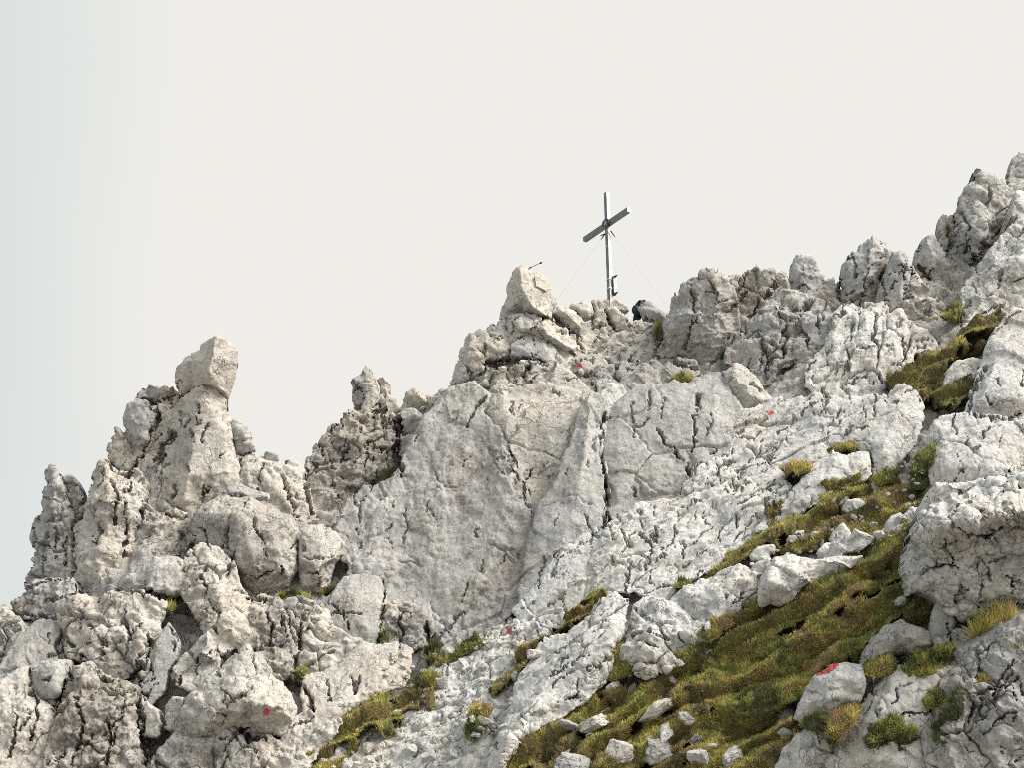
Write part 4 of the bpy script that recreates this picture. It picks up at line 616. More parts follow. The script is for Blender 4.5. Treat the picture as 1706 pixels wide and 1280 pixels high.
R('boulder', 'boulder', 'pale boulder with a long red paint mark on top, at the lower right', '1324,1198 1334,1170 1344,1150 1360,1130 1385,1114 1412,1106 1436,1110 1440,1140 1432,1166 1402,1176 1392,1192 1370,1197 1345,1208', Pl, off=-1.05, steep=.4, edge=(6, .6), style='boulder', amp=.6, jag=2, ridges=[[(1365, 1136, .35), (1395, 1130, .6), (1430, 1135, .5)], [(1345, 1170, .4), (1380, 1165, .65), (1420, 1160, .4)]], paint=[(1379, 1121, 19, 6, -26, 'paint_mark')])
R('outcrop', 'outcrop', 'sloping pale bedrock slab running down to the bottom right', '1395,1290 1400,1240 1422,1200 1445,1170 1470,1140 1500,1115 1530,1120 1560,1108 1590,1090 1600,1110 1570,1140 1545,1170 1560,1200 1535,1230 1540,1250 1560,1290', Pl, off=-.9, steep=.6, edge=(8, .7), style='slab', amp=1.6, theta=40, ridges=[[(1490, 1135, .5), (1460, 1190, .7), (1440, 1260, .6)], [(1560, 1125, .5), (1530, 1170, .5)]])
R('outcrop', 'outcrop', 'cracked grey bedrock filling the bottom right corner', '1562,1075 1600,1050 1650,1030 1690,1020 1800,1015 1800,1340 1560,1340 1540,1250 1536,1230 1562,1200 1548,1170 1574,1140 1604,1112 1590,1090', G, off=-.8, steep=.6, edge=(8, .7), style='crag', amp=1.3, theta=35, ridges=[[(1640, 1060, .5), (1620, 1130, .8), (1600, 1220, .6)], [(1710, 1060, .6), (1690, 1150, .6), (1660, 1250, .6)]])
R('outcrop', 'outcrop', 'low pale rock at the bottom edge right of the main grass', '1290,1290 1310,1250 1330,1230 1350,1215 1385,1200 1400,1215 1410,1240 1396,1290', Pl, off=-.8, steep=.6, edge=(7, .6), style='crag', amp=.8, theta=30)

# ------------------------------------------------------------------ lower left
R('boulder', 'boulder', 'large wedge boulder lying under the rock buttress at left', '188,990 205,970 235,945 262,930 290,928 312,940 316,965 305,990 290,998 240,996', G, off=-.7, steep=.4, edge=(7, .7), style='boulder', amp=.7, jag=2, ridges=[[(215, 970, .4), (262, 945, .7), (300, 950, .5)], [(250, 980, .8), (290, 985, .6)]])
R('outcrop', 'outcrop', 'tall pale ridge of rock with a blunt top in the lower left', '310,942 318,920 335,912 360,914 385,942 400,982 412,1000 420,1040 432,1080 415,1090 390,1075 372,1090 350,1075 338,1040 320,1010 306,990', Wm, off=-.85, steep=.5, edge=(8, .8), style='crag', amp=.9, theta=70, ridges=[[(345, 920, .4), (360, 970, .9), (375, 1040, .8), (395, 1070, .5)], [(325, 960, .4), (340, 1020, .5)]])
R('outcrop', 'outcrop', 'wide weathered rock hump right of the left edge, below the wedge boulder', '102,1010 130,1003 160,1003 195,996 240,996 275,1005 262,1040 270,1075 268,1110 258,1140 235,1150 200,1140 170,1130 150,1105 118,1100 112,1080 105,1040', Wm, off=-.8, steep=.5, edge=(9, .9), style='crag', amp=1.1, theta=60, ridges=[[(150, 1015, .4), (160, 1060, .9), (180, 1110, .7)], [(220, 1010, .5), (230, 1070, .9), (235, 1120, .5)]])
R('rock_slab', 'rock slab', 'leaning pale flake at the left edge below the brown crumbly rock', '-60,1170 0,1120 20,1090 40,1060 62,1040 88,1030 96,1050 82,1075 90,1100 60,1105 40,1120 0,1140', Sm, off=-.9, steep=.5, edge=(7, .6), style='plane', amp=.7, ridges=[[(20, 1105, .4), (60, 1060, .6), (85, 1045, .4)]])
R('rock', 'rock', 'smooth triangular rock next to the leaning flake', '82,1075 96,1050 108,1036 112,1080 116,1100 92,1102', G, off=-.8, steep=.5, edge=(6, .5), style='boulder', amp=.6, jag=2)
R('boulder', 'boulder', 'heart shaped pale boulder at the left, over two vertical cracks', '44,1112 70,1104 100,1102 118,1104 116,1130 98,1158 94,1182 76,1170 60,1162 52,1140', Sm, off=-1.0, steep=.5, edge=(6, .5), style='boulder', amp=.6, jag=2, ridges=[[(60, 1118, .4), (90, 1115, .5), (92, 1150, .4)]])
R('outcrop', 'outcrop', 'pale split rock face filling the bottom left corner', '-60,1160 0,1138 42,1116 52,1145 60,1168 76,1176 90,1190 84,1230 60,1290 50,1340 -60,1340', Wm, off=-1.0, steep=.55, edge=(7, .7), style='boulder', amp=.9, theta=70, ridges=[[(0, 1160, .5), (20, 1220, .7), (0, 1280, .6)], [(45, 1150, .4), (50, 1230, .5)]])
R('outcrop', 'outcrop', 'dark pitted rock face at the bottom left, between the split face and the gully', '94,1186 112,1150 122,1120 150,1108 172,1132 205,1142 232,1152 238,1180 236,1230 245,1290 240,1340 50,1340 62,1290 84,1235', Pt, off=-.9, steep=.5, edge=(9, .9), style='shatter', amp=.8, theta=60, ridges=[[(140, 1125, .5), (130, 1190, .9), (120, 1260, .7)], [(200, 1160, .6), (190, 1220, .8), (190, 1280, .7)]])
R('rock_slab', 'rock slab', 'narrow upright pale flake beside the gully in the lower left', '262,1080 272,1060 282,1045 292,1062 290,1090 276,1115 268,1150 252,1168 236,1165 240,1140 258,1120', Sm, off=-1.0, steep=.4, edge=(5, .5), style='plane', amp=.6, jag=2)
R('boulder', 'boulder', 'angular pointed boulder below the tall pale ridge', '318,1085 330,1068 346,1054 358,1080 362,1100 340,1110 322,1100', Wm, off=-1.1, steep=.3, edge=(5, .5), style='boulder', amp=.6, jag=2, ridges=[[(344, 1062, .4), (338, 1085, .6), (352, 1098, .4)]])
R('rock', 'rock', 'pale cracked rock under the angular pointed boulder', '294,1112 310,1092 322,1102 345,1110 362,1102 372,1112 340,1140 318,1150 300,1142', Wm, off=-1.0, steep=.4, edge=(6, .5), style='boulder', amp=.7, jag=2)
R('boulder', 'boulder', 'block standing in the gully left of the red dotted boulder', '233,1178 245,1172 262,1184 272,1215 262,1230 240,1226 233,1205', Wm, off=-1.0, steep=.3, edge=(5, .5), style='boulder', amp=.6, jag=2)
R('boulder', 'boulder', 'squarish block wedged against the left side of the red dotted boulder', '278,1180 290,1164 306,1164 304,1190 294,1220 276,1214', Wm, off=-1.0, steep=.3, edge=(5, .5), style='boulder', amp=.6, jag=2)
R('boulder', 'boulder', 'big smooth boulder with a small red paint dot near its right side', '294,1222 304,1190 312,1168 335,1145 362,1120 400,1085 412,1078 432,1090 455,1130 480,1152 492,1180 490,1205 470,1232 445,1225 415,1240 390,1215 360,1230 320,1240', Wm, off=-1.2, steep=.45, edge=(9, 1.0), style='boulder', amp=.8, ridges=[[(330, 1170, .6), (390, 1130, .8), (420, 1100, .5)], [(350, 1200, 1.1), (420, 1170, 1.3), (465, 1180, 1.0)]], paint=[(444, 1187, 6, 7, 15, 'paint_mark')])
R('outcrop', 'outcrop', 'dark hollowed rock at the bottom edge under the red dotted boulder', '244,1290 270,1250 296,1226 322,1242 360,1232 390,1218 415,1242 446,1228 462,1240 440,1270 410,1300 330,1340 244,1340', Pt, off=-.9, steep=.5, edge=(8, .8), style='crag', amp=1.0)
R('crag', 'crag', 'crumbling rock wall between the big rounded boulder and the red dotted boulder', '414,1000 440,996 470,1006 500,1005 520,1010 510,1040 492,1060 485,1090 480,1125 462,1135 436,1090 422,1040', Pt, off=-.6, steep=.45, edge=(7, .6), style='shatter', amp=.9, theta=65)
R('crag', 'crag', 'knobbly pale rock between the grassy hollow and the slab foot', '512,1040 525,1015 545,1022 552,1042 576,1064 600,1075 585,1095 560,1115 530,1130 508,1122 490,1128 492,1090 500,1062', Wm, off=-.7, steep=.5, edge=(7, .6), style='crag', amp=.9, theta=50)
R('rock_slab', 'rock slab', 'broad smooth beige rock below the slab foot', '508,1130 535,1128 562,1114 588,1094 605,1076 630,1084 660,1078 682,1088 680,1120 672,1142 645,1150 610,1170 580,1195 560,1210 530,1212 512,1190 504,1160', Wm, off=-.9, steep=.6, edge=(8, .6), style='slab', amp=1.2, theta=35, ridges=[[(540, 1145, .4), (580, 1140, .7), (640, 1110, .5)], [(560, 1185, .5), (610, 1155, .5)]])
R('rock_slab', 'rock slab', 'low pale rock sheet just above the lower left grass', '440,1290 470,1240 496,1200 515,1196 532,1214 565,1210 560,1225 530,1245 505,1290', Wm, off=-.8, steep=.65, edge=(7, .5), style='crag', amp=.9, theta=40)

# ------------------------------------------------------------------ scree and turf (nobody could count these)
relief('scree', '500,1300 560,1240 640,1195 690,1150 735,1110 800,1072 846,1032 880,1040 912,1050 906,1078 872,1132 856,1195 822,1300', Pl, kind='stuff', off=-.15, steep=.9, edge=(9, .3), style='scree', amp=1.0, theta=28, step=1.6, paint=[(848, 1050, 6, 5, 0, 'paint_mark')])
relief('scree', '1015,580 1000,560 990,545 1040,545 1090,540 1115,560 1118,600 1105,625 1085,612 1045,600 1015,612 1010,635 985,655 960,625 940,610 920,590 950,580 975,590', Wm, kind='stuff', off=-.05, steep=.8, edge=(8, .3), style='scree', amp=1.0, theta=-20)
HUE = {'olive': (.70, .61, .19), 'green': (.36, .41, .14), 'brown': (.47, .365, .22), 'dark': (.14, .155, .08), 'straw': (.78, .66, .32), 'moss': (.44, .425, .15)}
def blades(owner, g, n_per_px, mix, lng=(.05, .13), wid=.016, lean=.5, seed=1):
    """leaf blades rooted on the turf: each a bent, tapering strip"""
    gx, gy, Wd, nv, cell = g; rs = np.random.RandomState(seed); ci, cj = np.nonzero(cell); step = gx[0, 1]-gx[0, 0]
    n = int(len(ci)*step*step*n_per_px); k = rs.randint(0, len(ci), n); u, v = rs.rand(n, 1), rs.rand(n, 1); i, j = ci[k], cj[k]
    P = (Wd[i, j]*(1-u)+Wd[i, j+1]*u)*(1-v)+(Wd[i+1, j]*(1-u)+Wd[i+1, j+1]*u)*v; nn = nv[i, j]
    c1 = fbm(P/.9, 41, 3); c2 = fbm(P/.35, 43, 3); names = [a for a, _ in mix]; wts = np.array([b for _, b in mix], float)
    # hue runs in patches
    t = np.clip(.5+.75*c1+.35*c2+.12*rs.randn(n), 0, .999); ed = np.cumsum(wts)/wts.sum(); idx = np.searchsorted(ed, t); idx = np.minimum(idx, len(names)-1)
    colr = np.array([HUE[a] for a in names])[idx]*(.65+.7*rs.rand(n, 1))
    up = np.array([0, 0, 1.0]); d = nn*.55+up*.55+rs.randn(n, 3)*.38*lean; d /= np.linalg.norm(d, axis=1, keepdims=True)
    L = lng[0]+(lng[1]-lng[0])*rs.rand(n, 1)**1.7; L = L*(1+.5*np.clip(c2, -.6, .9))[:, None]; sag = np.stack([rs.randn(n), rs.randn(n)-.8, np.full(n, -.9)], -1)*.28*lean
    side = np.cross(d, rs.randn(n, 3)); side /= np.linalg.norm(side, axis=1, keepdims=True)+1e-9; w = wid*(.6+.8*rs.rand(n, 1))
    A = P-d*.015; B = P+d*L*.55; T = P+d*L+sag*L
    V = np.stack([A-side*w*.5, A+side*w*.5, B-side*w*.38, B+side*w*.38, T], 1).reshape(-1, 3); o5 = np.arange(n)[:, None]*5
    o = mesh_obj('blades', V, [o5+np.array([[0, 1, 3, 2]]), o5+np.array([[2, 3, 4]])], M['grass_blades'], parent=owner, smooth=False)
    at = o.data.attributes.new('tone', 'FLOAT_COLOR', 'POINT'); cc = np.ones((n*5, 4), np.float32); cc[:, :3] = np.repeat(colr, 5, 0); at.data.foreach_set('color', cc.ravel()); return o
GM = [('dark', 1.2), ('brown', 1.9), ('moss', 1.6), ('olive', 1.5), ('green', 1.1)]
GG = [('brown', 1.1), ('olive', 1.3), ('moss', 1.2), ('green', 2.2), ('dark', 1.0)]
for nm, s_, mix, o_ in [
 ('grass', '1104,1106 1150,1086 1182,1068 1240,1030 1272,1006 1292,1004 1330,998 1360,974 1400,958 1440,922 1480,896 1522,884 1512,940 1518,985 1556,996 1560,1020 1542,1048 1500,1034 1460,1060 1442,1085 1436,1104 1404,1108 1362,1128 1332,1178 1320,1212 1332,1242 1300,1268 1250,1262 1200,1240 1192,1190 1160,1160 1112,1162', GG, -.02),
 ('grass', '830,1290 848,1252 884,1222 920,1202 962,1180 1010,1164 1056,1150 1108,1140 1150,1158 1186,1190 1200,1240 1252,1262 1300,1270 1290,1300 830,1300', GM, -.02),
 ('grass', '1168,966 1200,940 1232,918 1268,888 1300,860 1342,838 1382,822 1432,808 1450,830 1402,852 1372,872 1384,900 1352,922 1300,922 1270,922 1240,946 1202,966 1180,978', GM, -.10),
 ('grass', '1384,898 1400,862 1440,846 1470,820 1500,812 1550,822 1546,840 1524,882 1480,898 1440,920 1420,932 1400,915', GM, -.10),
 ('grass', '1478,642 1520,624 1560,598 1600,574 1640,548 1672,528 1662,568 1612,590 1582,612 1576,646 1540,652 1502,647', GM, -.10),
 ('grass', '1534,664 1576,648 1622,636 1622,660 1592,686 1552,682', GG, -.10),
 ('grass', '505,1290 530,1242 570,1218 620,1190 650,1160 682,1154 722,1164 716,1182 672,1192 666,1212 642,1232 602,1242 570,1272 540,1300', GM, -.10),
 ('grass', '820,1170 850,1138 880,1100 940,1058 962,1036 1000,988 1010,1000 984,1032 962,1062 906,1078 872,1132 850,1158', GM, -.05)]:
    o, g = relief(nm, s_, M['turf_ground'], kind='stuff', off=o_, steep=.85, edge=(9, .45), style='turf', amp=1.0, theta=28, step=2.0, jag=9, ndir=.8, gaps=.34 if mix is GM else .50)
    blades(o, g, .66, mix, lng=(.035, .10), seed=len(s_))
TM = [('dark', 1.4), ('green', 1.2), ('moss', 1.5), ('olive', 1.2), ('brown', 1.0)]
TD = [('dark', 3), ('green', 1.2), ('moss', .6)]
for lab, s_, mix, o_ in [
 ('round cushion of green and yellow grass under the long flat tilted block', '1303,786 1320,779 1345,777 1355,785 1345,795 1330,803 1318,794', TM, -.9),
 ('brown grass strip behind the broad white slab', '1381,752 1395,744 1415,746 1430,755 1425,761 1400,757', TM, -.7),
 ('dark grass nest in the groove of the huge smooth slab', '763,722 772,712 785,707 791,716 778,722 770,734 763,732', TD, -.45),
 ('isolated green tuft on the weathered slope of cracked rock', '1123,983 1135,972 1148,967 1153,976 1140,987 1125,990', TM, -.9),
 ('brown cushion on top of the cracked pale slab, left of two', '1108,640 1120,630 1135,627 1150,632 1155,640 1140,648 1122,647', TM, -1.0),
 ('rusty cushion on top of the cracked pale slab, right of two', '1128,656 1142,644 1162,643 1156,653 1140,659', [('brown', 3), ('moss', 1)], -1.0),
 ('dark tuft growing among brown rocks between cross and overhanging crag', '1090,545 1100,537 1109,550 1107,566 1092,564', TM, -.55),
 ('yellowish grass in the hollow of the brown face right of the striped tower', '1570,524 1584,508 1601,512 1601,530 1585,546 1572,542', TM, -.7),
 ('bushy tuft between the painted boulder and the grey boulder above it', '1435,1122 1450,1104 1475,1098 1491,1110 1486,1130 1460,1134 1440,1134', TM, -1.1),
 ('long bushy tuft on the pale slab under the huge overhanging boulder', '1500,1117 1520,1098 1560,1085 1591,1081 1582,1106 1560,1132 1530,1134 1510,1127', TM, -1.1),
 ('green tuft topping a crack in the bottom right bedrock', '1585,1166 1600,1140 1635,1127 1649,1135 1641,1156 1610,1172 1590,1182', TM, -1.1),
 ('dark tuft hanging down the crack below the green one in the bottom right bedrock', '1555,1238 1560,1200 1580,1178 1602,1168 1602,1187 1581,1217 1570,1243', TD, -1.1),
 ('small round heathery tuft in the middle of the bottom right slab', '1534,1177 1550,1154 1568,1157 1577,1172 1555,1184', TM, -1.1),
 ('shaggy tuft with a black earthy top near the bottom edge at right', '1438,1238 1450,1214 1480,1198 1502,1204 1501,1227 1475,1248 1450,1253', TD, -1.1),
 ('thin dark tuft right of the shaggy black topped one', '1490,1242 1505,1219 1526,1214 1526,1236 1500,1257', TD, -1.05),
 ('steep green cushion running down beside the painted boulder', '1373,1228 1390,1194 1415,1176 1432,1184 1421,1206 1401,1232 1384,1254', TM, -1.1),
 ('dark tuft right under the painted boulder', '1333,1212 1350,1190 1375,1192 1387,1206 1370,1224 1345,1222', TD, -1.0),
 ('straw coloured grass clump under the lip of the huge overhanging boulder', '1616,1068 1640,1040 1670,1024 1692,1027 1692,1042 1660,1058 1640,1068', [('straw', 2), ('olive', 2), ('green', 1)], -1.0),
 ('olive grass clump cut by the right edge of the photo', '1643,1102 1670,1080 1706,1058 1730,1070 1692,1097 1660,1114', TM, -1.0),
 ('dark moss in the shaded hollow at the foot of the upright block boulder', '466,996 490,987 512,994 524,1006 505,1017 480,1012', TD, -.75),
 ('tiny dry tuft on the weathered hump at left', '220,1016 227,1010 234,1015 232,1024 222,1023', TM, -.9),
 ('little dark cushion on the ledge right of the tiny dry tuft', '266,1013 280,1007 291,1012 286,1021 270,1021', TD, -.9),
 ('green moss strip over a flat stone between the beige slab and the crumbling wall', '482,1121 500,1117 512,1128 497,1134', TD, -.85),
 ('dark moss in the corner at the very bottom of the huge slab', '704,1088 720,1068 736,1080 731,1107 714,1107', TD, -.6),
 ('dark green moss at the foot of the middle tower', '618,808 640,785 667,778 656,802 635,814', TD, -.25),
 ('low cushion at the top of the scree, tucked against the huge slab', '728,1112 760,1084 802,1064 806,1076 780,1092 750,1110', TM, -.45),
 ('small cushion beside the upper end of the lower left grass', '690,1142 710,1127 736,1134 726,1151 700,1152', TM, -.5),
 ('tall shaggy cushion on the scree left of the long white outcrop', '773,1232 784,1200 800,1179 822,1184 816,1212 791,1238', TM, -.55),
 ('heathery tuft filling the dark hollow between the two white outcrops', '1014,1088 1040,1072 1060,1092 1050,1110 1060,1122 1030,1137 1008,1142 1004,1120', TM, -.75),
 ('brown heather in the notch below the white whaleback', '1163,1062 1190,1040 1221,1027 1216,1052 1195,1067 1180,1077', TM, -.8),
 ('dark grass filling the joint below the pointed pale slab', '1452,803 1480,785 1502,790 1491,807 1460,814', TM, -.75),
 ('shaded grass in the gap between the pointed slab and the cracked right slab', '1518,784 1540,760 1557,738 1558,790 1541,816 1520,822', TD, -.75),
 ('dark crevice moss left of the wedge shaped slab foot', '528,990 545,984 560,978 556,992 540,1000', TD, -.85),
 ('moss in the joint left of the dark blocky step', '630,1078 642,1050 648,1066 644,1082', TD, -.6)]:
    o, g = relief('grass_tuft', s_, M['turf_ground'] if mix is not TD else M['dark_turf'], label=lab, cat='plant', off=o_, steep=.55, edge=(9, .3), style='turf', amp=.6, theta=28, step=1.7, jag=4, ndir=.8, grow=2, back=.4, free=True)
    blades(o, g, .9, mix, lng=(.06, .17) if 'straw' not in lab else (.10, .45), seed=len(lab))

# ------------------------------------------------------------------ loose stones
def stone_mesh(k, sub=4):
    rs = np.random.RandomState(100+k); bm = bmesh.new(); bmesh.ops.create_icosphere(bm, subdivisions=sub, radius=1.0)
    nn = rs.normal(size=(17, 3)); nn /= np.linalg.norm(nn, axis=1, keepdims=True); dd = .55+.30*rs.rand(17); sc = np.array([1.0, .55+.35*rs.rand(), .45+.35*rs.rand()])
    P = np.array([v.co for v in bm.verts]); t = P@nn.T; r = np.where(t > 1e-3, dd/np.maximum(t, 1e-3), 9).min(1); r = np.minimum(r, 1.05)
    Q = P*r[:, None]; Q = Q*(1+.09*fbm(Q*3.5+k*3.1, 3, 4, .62))[:, None]*sc
    for v, q in zip(bm.verts, Q): v.co = q
    me = bpy.data.meshes.new('stone'); bm.to_mesh(me); bm.free()
    if sub < 3: me.polygons.foreach_set('use_smooth', np.zeros(len(me.polygons), bool))
    return me
STM = {}
for mk in ('pale_limestone', 'warm_limestone', 'grey_limestone'):
    for k in range(9):
        me = stone_mesh(k+(0 if mk[0] == 'p' else 20)); me.materials.append(M[mk]); STM.setdefault(mk, []).append(me)
def strew(n, area, sizes, mk, label, group, seed, sink=.5, gap=.75):
    """n single stones over an area, none on top of another"""
    A = poly(area); rs = np.random.RandomState(seed); got = []; tries = 0
    while len(got) < n and tries < n*60:
        tries += 1; x, y = A[:, 0].min()+np.ptp(A[:, 0])*rs.rand(), A[:, 1].min()+np.ptp(A[:, 1])*rs.rand()
        if sdf_poly(np.array([x]), np.array([y]), A)[0] < 0: continue
        r = sizes[0]+(sizes[1]-sizes[0])*rs.rand()**2.4
        if any((x-a)**2+((y-b)*1.4)**2 < ((r+c)*gap)**2 for a, b, c in got): continue
        got.append((x, y, r))
    for x, y, r in got:
        z = depth_at(x, y, 2); R_ = r*z/F; o = bpy.data.objects.new('stone', STM[mk][rs.randint(9)]); COL.objects.link(o)
        p = world(np.array(x), np.array(y), np.array(z-R_*(.55-sink))); o.location = p
        o.rotation_euler = (rs.randn()*.5-.35, rs.randn()*.5, rs.rand()*6.28); o.scale = (R_*1.15,)*3
        tag(o, label, 'stone', group)
strew(115, '520,1290 640,1198 735,1112 800,1074 846,1034 908,1052 904,1078 870,1130 852,1195 815,1290', (3.5, 17), 'pale_limestone', 'loose pale stone lying in the scree between the huge slab and the long white outcrop', 'loose stones of the lower scree', 3)
strew(46, '1000,560 1040,545 1090,540 1115,560 1118,600 1090,618 1045,604 1015,612 1005,640 985,650 945,612 950,582', (3, 10), 'warm_limestone', 'loose beige stone lying in the rubble just below the cross', 'loose stones below the cross', 5)
strew(10, '806,615 835,603 880,602 930,618 925,628 860,615 815,632', (4, 10), 'warm_limestone', 'small stone lying in the dark slot under the grey block', 'stones in the dark slot', 6)
strew(44, '1240,950 1300,905 1400,868 1500,826 1540,830 1515,885 1430,925 1300,930', (4, 15), 'pale_limestone', 'small white stone lying in the middle grass band', 'small stones in the middle grass band', 7)
strew(14, '430,1002 470,1010 520,1010 545,1000 600,1000 540,1030 500,1050', (4, 10), 'warm_limestone', 'stone lying in the shaded hollow around the upright block boulder', 'stones in the shaded hollow', 8)
strew(16, '640,1085 720,1080 735,1110 690,1150 640,1150', (4, 11), 'warm_limestone', 'stone lying on the ledge at the bottom of the huge slab', 'stones under the huge slab', 9)
strew(14, '1500,770 1545,770 1545,830 1470,830 1450,815', (4, 11), 'pale_limestone', 'pale stone lying in the joint below the pointed slab', 'stones below the pointed slab', 10)
strew(12, '500,868 520,858 560,862 580,850 590,835 560,880 520,876', (4, 9), 'grey_limestone', 'dark stone lying in the cleft above the upright block boulder', 'stones in the cleft', 11)
strew(12, '400,800 440,830 380,835 330,845 395,800', (3, 8), 'warm_limestone', 'small stone lying on the ledge around the flat white stone', 'stones around the flat white stone', 12)
def one_stone(x, y, r, mk, k, label, rot=(0, 0, 0), sq=(1, 1, 1), sink=.1):
    z = depth_at(x, y, 3); R_ = r*z/F; o = bpy.data.objects.new('stone', STM[mk][k]); COL.objects.link(o); o.location = world(np.array(float(x)), np.array(float(y)), np.array(z-R_*(.5-sink)))
    o.rotation_euler = rot; o.scale = (R_*1.15*sq[0], R_*1.15*sq[1], R_*1.15*sq[2]); tag(o, label, 'stone')
for i, (x, y, r, lab, rot, sq) in enumerate([
 (945, 1209, 15, 'oval white stone at the upper edge of the lower grass', (0, .3, .2), (1, 1, .8)), (985, 1208, 19, 'flat white stone right of the oval white one in the lower grass', (.2, -.3, .1), (1.1, 1, .8)),
 (1035, 1250, 19, 'square white stone standing in the lower grass near the bottom edge', (1.4, .2, .1), (.9, 1.2, 1.1)), (1096, 1250, 24, 'large white stone under a leaning wedge in the lower grass', (.3, -.4, .5), (1, 1, .9)),
 (1108, 1224, 14, 'wedge shaped white stone leaning above the large one in the lower grass', (.2, -1.0, .3), (1.2, .8, .7)), (1094, 1185, 21, 'long cracked white stone slanting through the lower grass', (0, -.62, .1), (1.3, .8, .55)),
 (1142, 1197, 14, 'jagged white stone below the end of the long cracked one', (.4, .2, .8), (1, 1, .8)), (1022, 1145, 11, 'white stone at the top edge of the lower grass', (.2, -.5, .2), (1, 1, .8)),
 (1052, 1152, 9, 'narrow white stone tilted upright in the lower grass', (.1, -1.0, .2), (1.2, .6, .6)), (1004, 1187, 8, 'small slanting white stone in the brown grass', (0, -.5, .2), (1.1, .8, .6)),
 (982, 1226, 6, 'tiny white stone on an olive grass cushion', (0, 0, 0), (1, 1, .8)), (940, 1262, 13, 'curved white stone between two grass cushions at the bottom', (.3, -1.1, .4), (1.2, .7, .7)),
 (955, 1276, 20, 'big white stone cut by the bottom edge', (.2, .1, .2), (1.2, 1, .7)), (1165, 1262, 17, 'rounded grey stone below the dark heather at the bottom', (.2, .1, 1.2), (1, 1, .9)),
 (1182, 1245, 9, 'bright flake of stone above the rounded grey stone', (.2, -.3, .2), (1.2, .7, .6)), (1160, 1232, 10, 'grey stone hidden under the dark heather', (.1, .2, 2.2), (1, 1, .9)),
 (1222, 1262, 22, 'brownish slab of stone at the bottom edge under the main grass', (.2, -.4, .8), (1.2, 1, .7)), (1120, 1135, 9, 'small white stone at the left tip of the main grass', (.1, .2, .4), (1, 1, .8)),
 (1310, 1222, 13, 'pale stone in the grass below the painted boulder', (.2, .3, .5), (1, 1, .9)), (1178, 1052, 9, 'slim white stone standing by the brown heather notch', (0, -1.4, .2), (1.2, .6, .6))]):
    one_stone(x, y, r*1.4, ('grey_limestone', 'pale_limestone', 'warm_limestone')[i % 3], (i*4+1) % 9, lab, rot, (sq[0], sq[1], max(.85, sq[2])), sink=.55)

# ------------------------------------------------------------------ summit cross
def prism(bm, A, B, n, w, h, bev=.006):
    """square tube from A to B; n is the direction of its front face"""
    A, B, n = Vector(A), Vector(B), Vector(n); d = (B-A).normalized(); n = (n-d*n.dot(d)).normalized(); s = d.cross(n)
    vs = [bm.verts.new(P+n*(a*w/2)+s*(b*h/2)) for P in (A, B) for a, b in ((1, 1), (-1, 1), (-1, -1), (1, -1))]
    fs = [(0, 1, 2, 3), (7, 6, 5, 4), (0, 4, 5, 1), (1, 5, 6, 2), (2, 6, 7, 3), (3, 7, 4, 0)]; ff = [bm.faces.new([vs[i] for i in f]) for f in fs]
    bmesh.ops.recalc_face_normals(bm, faces=ff)
    if bev: bmesh.ops.bevel(bm, geom=list({e for f in ff for e in f.edges}), offset=bev, segments=1, affect='EDGES')
def tube(bm, A, B, r, seg=8):
    A, B = Vector(A), Vector(B); m = bmesh.ops.create_cone(bm, cap_ends=True, segments=seg, radius1=r, radius2=r, depth=(B-A).length)
    q = (B-A).to_track_quat('Z', 'Y').to_matrix().to_4x4(); bmesh.ops.transform(bm, matrix=Matrix.Translation((A+B)/2)@q, verts=m['verts'])
def ball(bm, c, r): bmesh.ops.transform(bm, matrix=Matrix.Translation(Vector(c)), verts=bmesh.ops.create_icosphere(bm, subdivisions=2, radius=r)['verts'])
def put(name, bm, mat, parent):
    me = bpy.data.meshes.new(name); bm.to_mesh(me); bm.free(); me.materials.append(mat); o = bpy.data.objects.new(name, me); COL.objects.link(o); o.parent = parent
    if parent is not None:
        root = parent
        off = Vector((0, 0, 0))
        while root is not None: off += Vector(root.location); root = root.parent
        me.transform(Matrix.Translation(-off))
    return o
zc_ = min(depth_at(1017, 503, 2), 48.6)+.12; foot = world(np.array(1017.0), np.array(500.0), np.array(zc_))
def up_to(y):
    a, b = 0.0, 9.0
    for _ in range(50):
        m_ = (a+b)/2; a, b = (m_, b) if pix(foot+np.array([0, 0, m_]))[1] > y else (a, m_)
    return foot+np.array([0, 0, a])
Tp, Jn = up_to(321.0), up_to(373.0)
best = min(((abs(pix(Jn+a*np.array([math.cos(f), -math.sin(f), 0]))[0]-1047.5)+abs(pix(Jn+a*np.array([math.cos(f), -math.sin(f), 0]))[1]-349.0), a, f) for a in np.arange(.7, 2.2, .02) for f in np.radians(np.arange(20, 80, .5))))
ar, phi = best[1], best[2]; bd_ = np.array([math.cos(phi), -math.sin(phi), 0]); bn = np.array([-math.sin(phi), -math.cos(phi), 0])
al = min(np.arange(.7, 2.6, .02), key=lambda b: abs(pix(Jn-b*bd_)[0]-974.5))
cross = empty('summit_cross', foot); tag(cross, 'grey steel summit cross standing on the ridge, held by thin guy wires', 'cross')
bm = bmesh.new(); prism(bm, foot-np.array([0, 0, .35]), Tp, bn, .155, .140); put('upright', bm, M['galvanised_steel'], cross)
bm = bmesh.new(); prism(bm, Jn-al*bd_, Jn+ar*bd_, bn, .155, .168); bo = put('crossbeam', bm, M['galvanised_steel'], cross)
for e_ in (Jn-al*bd_, Jn+ar*bd_):
    sg = 1 if e_ is not None and (e_-Jn)@bd_ > 0 else -1; bm = bmesh.new(); prism(bm, e_+bd_*sg*.001, e_+bd_*sg*.012, bn, .157, .170, .002); put('end_cap', bm, M['bright_steel'], bo)
bm = bmesh.new(); dsc = Jn+bn*.085; tube(bm, dsc-bn*.012, dsc+bn*.022, .175, 28); em = put('emblem', bm, M['dark_steel'], cross)
bm = bmesh.new()
